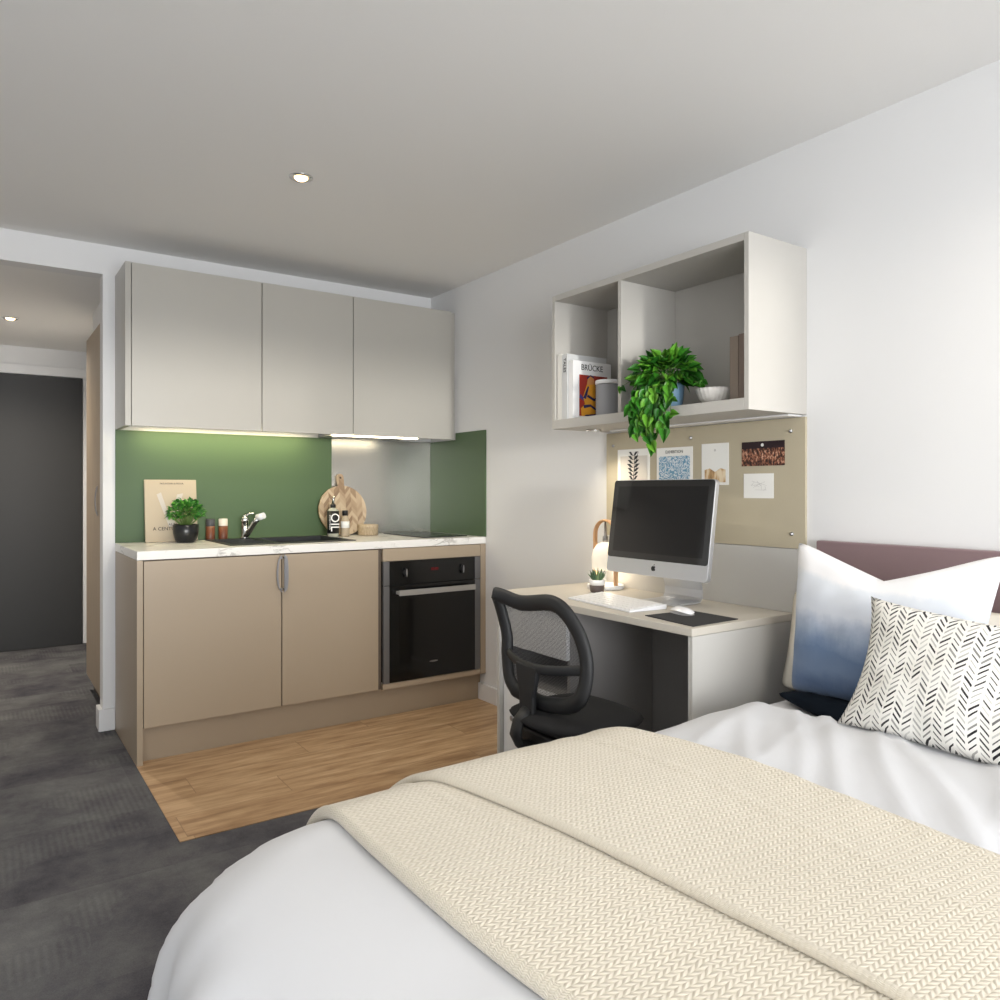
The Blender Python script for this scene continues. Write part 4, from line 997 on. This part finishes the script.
# ================================================================== BED
BX0, BX1, BY0, BY1 = 0.30, 2.255, 0.105, 1.455
bd = thing('bed', 'double bed with mauve headboard against the right wall', 'bed', (1.3, 0.78, 0))
B(BX0 + 0.09, BX1 - 0.01, BY0 + 0.04, BY1 - 0.04, 0.12, 0.31).build('base', mat('bed_base', (150, 140, 134), 0.9), bd, bevel=0.01)
MB().prism(rrect(BX1 - BX0 - 0.085, BY1 - BY0 - 0.06, 0.22, 8, BX0 + 0.08, BY0 + 0.03), (0, 0, 0.311), (1, 0, 0), (0, 1, 0), (0, 0, 0.207), smooth=True).build('mattress', M_sheet, bd, bevel=0.035, seg=4)
for xx in (0.42, 2.1):
    for yy in (0.2, 1.36): MB().lathe((xx, yy, 0.0), [(0.022, 0.0), (0.03, 0.119)], 16).build('leg', M_blackmatt, bd)
B(2.262, XW - 0.001, BY0 - 0.02, 1.447, 0.10, 0.993).build('headboard', M_head, bd, bevel=0.004)

RD = 0.20; RC = 0.15; ZTOP = 0.546; XE = 1.795
cx0, cy0, cy1 = BX0 - 0.10 + RD, BY0 - 0.05 + RD, BY1 + 0.032 - RD
def S(px, py, off=0.0, wr=1.0):
    """point on the draped duvet; px,py = cloth coordinates (metres), off = distance outwards"""
    qx = max(px, cx0 + RC); qy = min(max(py, cy0 + RC), cy1 - RC)
    dx, dy = px - qx, py - qy; d = math.hypot(dx, dy)
    if d > RC: qx += dx / d * RC; qy += dy / d * RC; dx, dy = px - qx, py - qy; d -= RC
    else: qx, qy, dx, dy, d = px, py, 0, 0, 0
    # puff & creases
    n0 = noise.noise(Vector((px * 2.3, py * 2.3, 0.3))) * 0.010 + noise.noise(Vector((px * 6, py * 6, 3.3))) * 0.003 * wr
    cr_ = 0
    if px > 1.25:
        fade = min(1, (px - 1.25) / 0.2)
        for (y0, k, w_, A) in ((1.36, 0.25, .020, .009), (1.25, 0.55, .022, .012), (1.13, 0.45, .018, .010), (1.02, 0.7, .024, .013), (0.90, 0.5, .018, .012), (0.80, .75, .022, .012), (.66, .55, .020, .012), (.55, .8, .02, .01), (.42, .6, .02, .012), (.30, .6, .02, .01), (1.20, -0.2, .014, .005), (.72, .1, .013, .006)):
            yy = y0 - 0.12 + (k * 0.8 + 0.25) * (px - 1.5) + 0.02 * sin(px * 9 + y0 * 20)
            cr_ += 0.8 * A * math.exp(-((py - yy) / w_) ** 2) * fade * wr * min(1, max(0, (1.42 - py) / 0.15))
        cr_ += 0.006 * noise.noise(Vector((px * 5 - py * 3, py * 9, 1))) * fade * wr
    arc = RD * pi / 2
    if d > 1e-6:
        nx, ny = dx / d, dy / d
        s_al = px * abs(ny) + py * abs(nx) + 0.35 * math.atan2(ny, nx)
        fd = (0.026 * sin(s_al * 24 + 1.5 * sin(s_al * 6)) + 0.014 * noise.noise(Vector((s_al * 6, 2, 0))))
        if d < arc:
            a = d / RD; h = RD * sin(a) + fd * max(0, (d / arc - 0.25) / 0.75) ** 1.3; z = -RD * (1 - cos(a)); nrm = Vector((nx * sin(a), ny * sin(a), cos(a)))
        else:
            e_ = d - arc; corner = abs(nx * ny) * 2
            fold = fd * (1 + 1.2 * min(1, e_ / 0.25))
            h = RD + 0.15 * e_ + corner * 0.20 * min(1, e_ / .3) * e_ + fold; z = -RD - e_; nrm = Vector((nx, ny, 0.1)).normalized()
        x, y = qx + nx * h, qy + ny * h
    else:
        x, y, z, nrm = px, py, 0.0, Vector((0, 0, 1))
    zz = ZTOP + z + 0.022 * min(1, max(0, (px - 1.40) / 0.25))
    x_, hd_ = x, 0
    p_ = Vector((x, y, zz))
    return p_ + nrm * (off + n0 + cr_ )
def duvet_sheet():
    mb = MB(); ds = 0.018
    Lx = RD * pi / 2 + 0.29; Ly = RD * pi / 2 + 0.27
    px0, px1 = cx0 - Lx, XE; py0, py1 = cy0 - Ly, cy1 + Ly
    nu = int((px1 - px0) / ds); nv = int((py1 - py0) / ds); RE = 0.030; ne = 9
    def f(u, v):
        py = py0 + (py1 - py0) * v
        i = u * (nu + ne)
        if i <= nu: q = S(px0 + (px1 - px0) * i / nu, py)
        else:
            a = (i - nu) / ne * pi * 0.93; b_ = S(px1, py)
            wob = 0.012 * noise.noise(Vector((py * 4, 9, 1)))
            q = Vector((b_.x + (RE * 0.9) * sin(a) + wob * sin(a), b_.y, b_.z - RE * (1 - cos(a))))
            q = q
        sag = 0
        q.z = max(q.z, 0.035)
        return q
    mb.grid(f, nu + ne, nv)
    return mb
dv = duvet_sheet().build('duvet', M_duvet, solid=0.006)
tag(dv, 'pale grey duvet covering the bed and hanging over its foot', 'duvet')

# knitted throw: folded, with a lower layer and an upper layer
def throw_strip(xa, xb, ya, yb, off, edge_r, end_r):
    """one folded layer: xa(py) .. xb(py) along the bed, ya..yb across it"""
    mb = MB(); ds = 0.015; nv = int((yb - ya) / ds); nu = int((xb(0.8) - xa(0.8)) / ds); ne = 10
    Lu = nu + 2 * ne
    def f(u, v):
        py = ya + (yb - ya) * v; i = u * Lu; A, Bq = xa(py), xb(py)
        if i < ne:
            a = (1 - i / ne) * pi * 0.9; q = S(A + edge_r * (1 - sin(a)) , py, off + edge_r * (cos(a) - 1), .3)
        elif i > nu + ne:
            a = (i - nu - ne) / ne * pi * 0.9; q = S(Bq - end_r * (1 - sin(a)), py, off + end_r * (cos(a) - 1), .3)
        else:
            w_ = (i - ne) / nu; px = A + edge_r + (Bq - end_r - A - edge_r) * w_
            und = 0.004 * noise.noise(Vector((px * 5, py * 3, 7))) 
            ridge = 0.004 * math.exp(-((px - (Bq - 0.13 - 0.10 * (1.4 - py))) / 0.008) ** 2) + 0.003 * math.exp(-((px - (Bq - 0.018)) / 0.007) ** 2)
            q = S(px, py, off + und + ridge, .3)
        q.z = max(q.z, 0.04)
        return q
    def uvf(u, v):
        py = ya + (yb - ya) * v; i = u * Lu; A, Bq = xa(py), xb(py); return (A + (Bq - A) * i / Lu, py)
    mb.grid(f, Lu, nv, uvf)
    return mb
tw = thing('throw_blanket', 'cream herringbone-knit throw folded across the foot half of the bed', 'blanket', (1.0, 0.78, 0.59))
fx = lambda y: 0.530 + 0.03 * (1.42 - y) / 0.7 + 0.012 * sin(y * 5)
gx = lambda y: 0.715 + 0.13 * (1 - math.exp(-(1.46 - y) / 0.45)) * 1.2
hx_ = lambda y: 1.205 + 0.175 * (1 - math.exp(-max(0, 1.48 - y) / 0.25)) - 0.06 * max(0, min(1, (0.95 - y) / 0.5))
LS = RD * pi / 2 + 0.12
ya_, yb_ = cy0 - LS, cy1 + LS
throw_strip(fx, lambda y: gx(y) + 0.10, ya_, yb_, 0.027, 0.0130, 0.004).build('lower_fold', M_throw, tw)
throw_strip(gx, hx_, ya_, yb_, 0.044, 0.0085, 0.0085).build('upper_fold', M_throw, tw)

# ------------------------------------------------------------------ pillows and cushions
def cushion(w_, h_, t_, dip=0.0, pinch=0.05, dipx=0.0, n=30, seed=1, uvm=False, sag=0.0, corner=0.0, taper=0.0, rnd_=1.0):
    """pillow in local coords: x across, y up, z thickness; origin at the centre"""
    mb = MB()
    def outline(a, b_):
        x = a * w_ / 2 * (1 - pinch * (1 - b_ * b_)); y = b_ * h_ / 2 * (1 - pinch * (1 - a * a))
        if dip and b_ > -0.2:
            k = (b_ + 0.2) / 1.2; c = abs(a - dipx) / (1 + dipx * (-1 if a > dipx else 1)); y -= dip * k * k * (1 - min(1, c))
        rc = (a * a * b_ * b_) ** 5 * rnd_; x *= 1 - 0.035 * rc; y -= b_ * 0.012 * rc; x *= 1 - taper * (1 - b_) / 2
        if corner: x += a * corner * abs(a) ** 6 * abs(b_) ** 6 * (1 if b_ < 0 else 0.3)
        return x, y
    for sd in (1, -1):
        def f(u, v, sd=sd):
            a, b_ = u * 2 - 1, v * 2 - 1; x, y = outline(a, b_)
            th = t_ / 2 * ((max(0, 1 - abs(a) ** 2.4)) * (max(0, 1 - abs(b_) ** 2.4))) ** 0.5
            th *= 1 + 0.10 * noise.noise(Vector((a * 2, b_ * 2, seed)))
            wrk = 0.006 * noise.noise(Vector((a * 4 + seed, b_ * 4, 1))) * min(1, th / (t_ * .25))
            th *= (1 - sag * b_)
            return Vector((x, y, sd * (th + wrk * (sd > 0))))
        mb.grid(f, n, n, (lambda u, v: ((u - .5) * w_, (v - .5) * h_)) if uvm else (lambda u, v: (u, v)))
    return mb
def place_c(mb, name, m, c, lean, yaw, label, cat, roll=0.0, piping=None):
    """local z (face) -> towards -X, leaning back by lean, yawed about vertical"""
    face = Vector((-cos(yaw), -sin(yaw), 0)); rgt = Vector((sin(yaw) * -1, cos(yaw), 0)) * -1
    rgt = Vector((0, 0, 1)).cross(face).normalized(); 
    upv = Vector((0, 0, 1)) * cos(lean) - face * sin(lean); fc = face * cos(lean) + Vector((0, 0, 1)) * sin(lean)
    r_, u_ = rgt * cos(roll) + upv * sin(roll), upv * cos(roll) - rgt * sin(roll)
    c = Vector(c)
    mb.v = [c + r_ * v.x + u_ * v.y + fc * v.z for v in mb.v]
    o = mb.build(name, m, None); tag(o, label, cat); return o
# local +x of a cushion seen from its face: rgt = up x face -> image right is -Y
place_c(cushion(0.72, 0.33, 0.085, pinch=0.03, seed=3), 'pillow', M_cream, (2.180, 1.140, 0.676), R(13), 0.0, 'cream bed pillow standing behind the blue and white cushion', 'pillow')
place_c(cushion(0.60, 0.42, 0.13, pinch=0.03, seed=5), 'pillow', M_greyp, (2.165, 0.485, 0.735), R(12), 0.0, 'pale grey bed pillow at the right edge, behind the patterned cushion', 'pillow')
place_c(cushion(0.590, 0.462, 0.15, dip=0.098, pinch=0.035, seed=7, taper=0.17), 'cushion', M_ombre, (2.052, 1.118, 0.781), R(14), R(0), 'square cushion dip-dyed white to blue', 'cushion')
place_c(cushion(0.62, 0.330, 0.14, pinch=0.085, seed=9, uvm=True, rnd_=-0.3), 'cushion', M_herr, (1.840, 0.762, 0.712), R(22), R(0), 'white cushion with black herringbone dashes in front on the bed', 'cushion', roll=R(-3))
nv = cushion(0.44, 0.17, 0.060, pinch=0.03, seed=11)
yw = math.atan2(-0.93, -0.37)
nv.v = [Vector((1.975, 1.165, 0.546)) + Vector((-0.37, -0.93, 0)) * v.x + Vector((0.93, -0.37, 0)) * v.y + Vector((0, 0, 1)) * v.z for v in nv.v]
tag(nv.build('cushion', mat('navy_velvet', (18, 25, 34), 1.0, spec=0.1)), 'dark navy cushion lying flat beneath the dip-dyed cushion', 'cushion')
for o in bpy.data.objects:
    if '_w' in o: del o['_w']
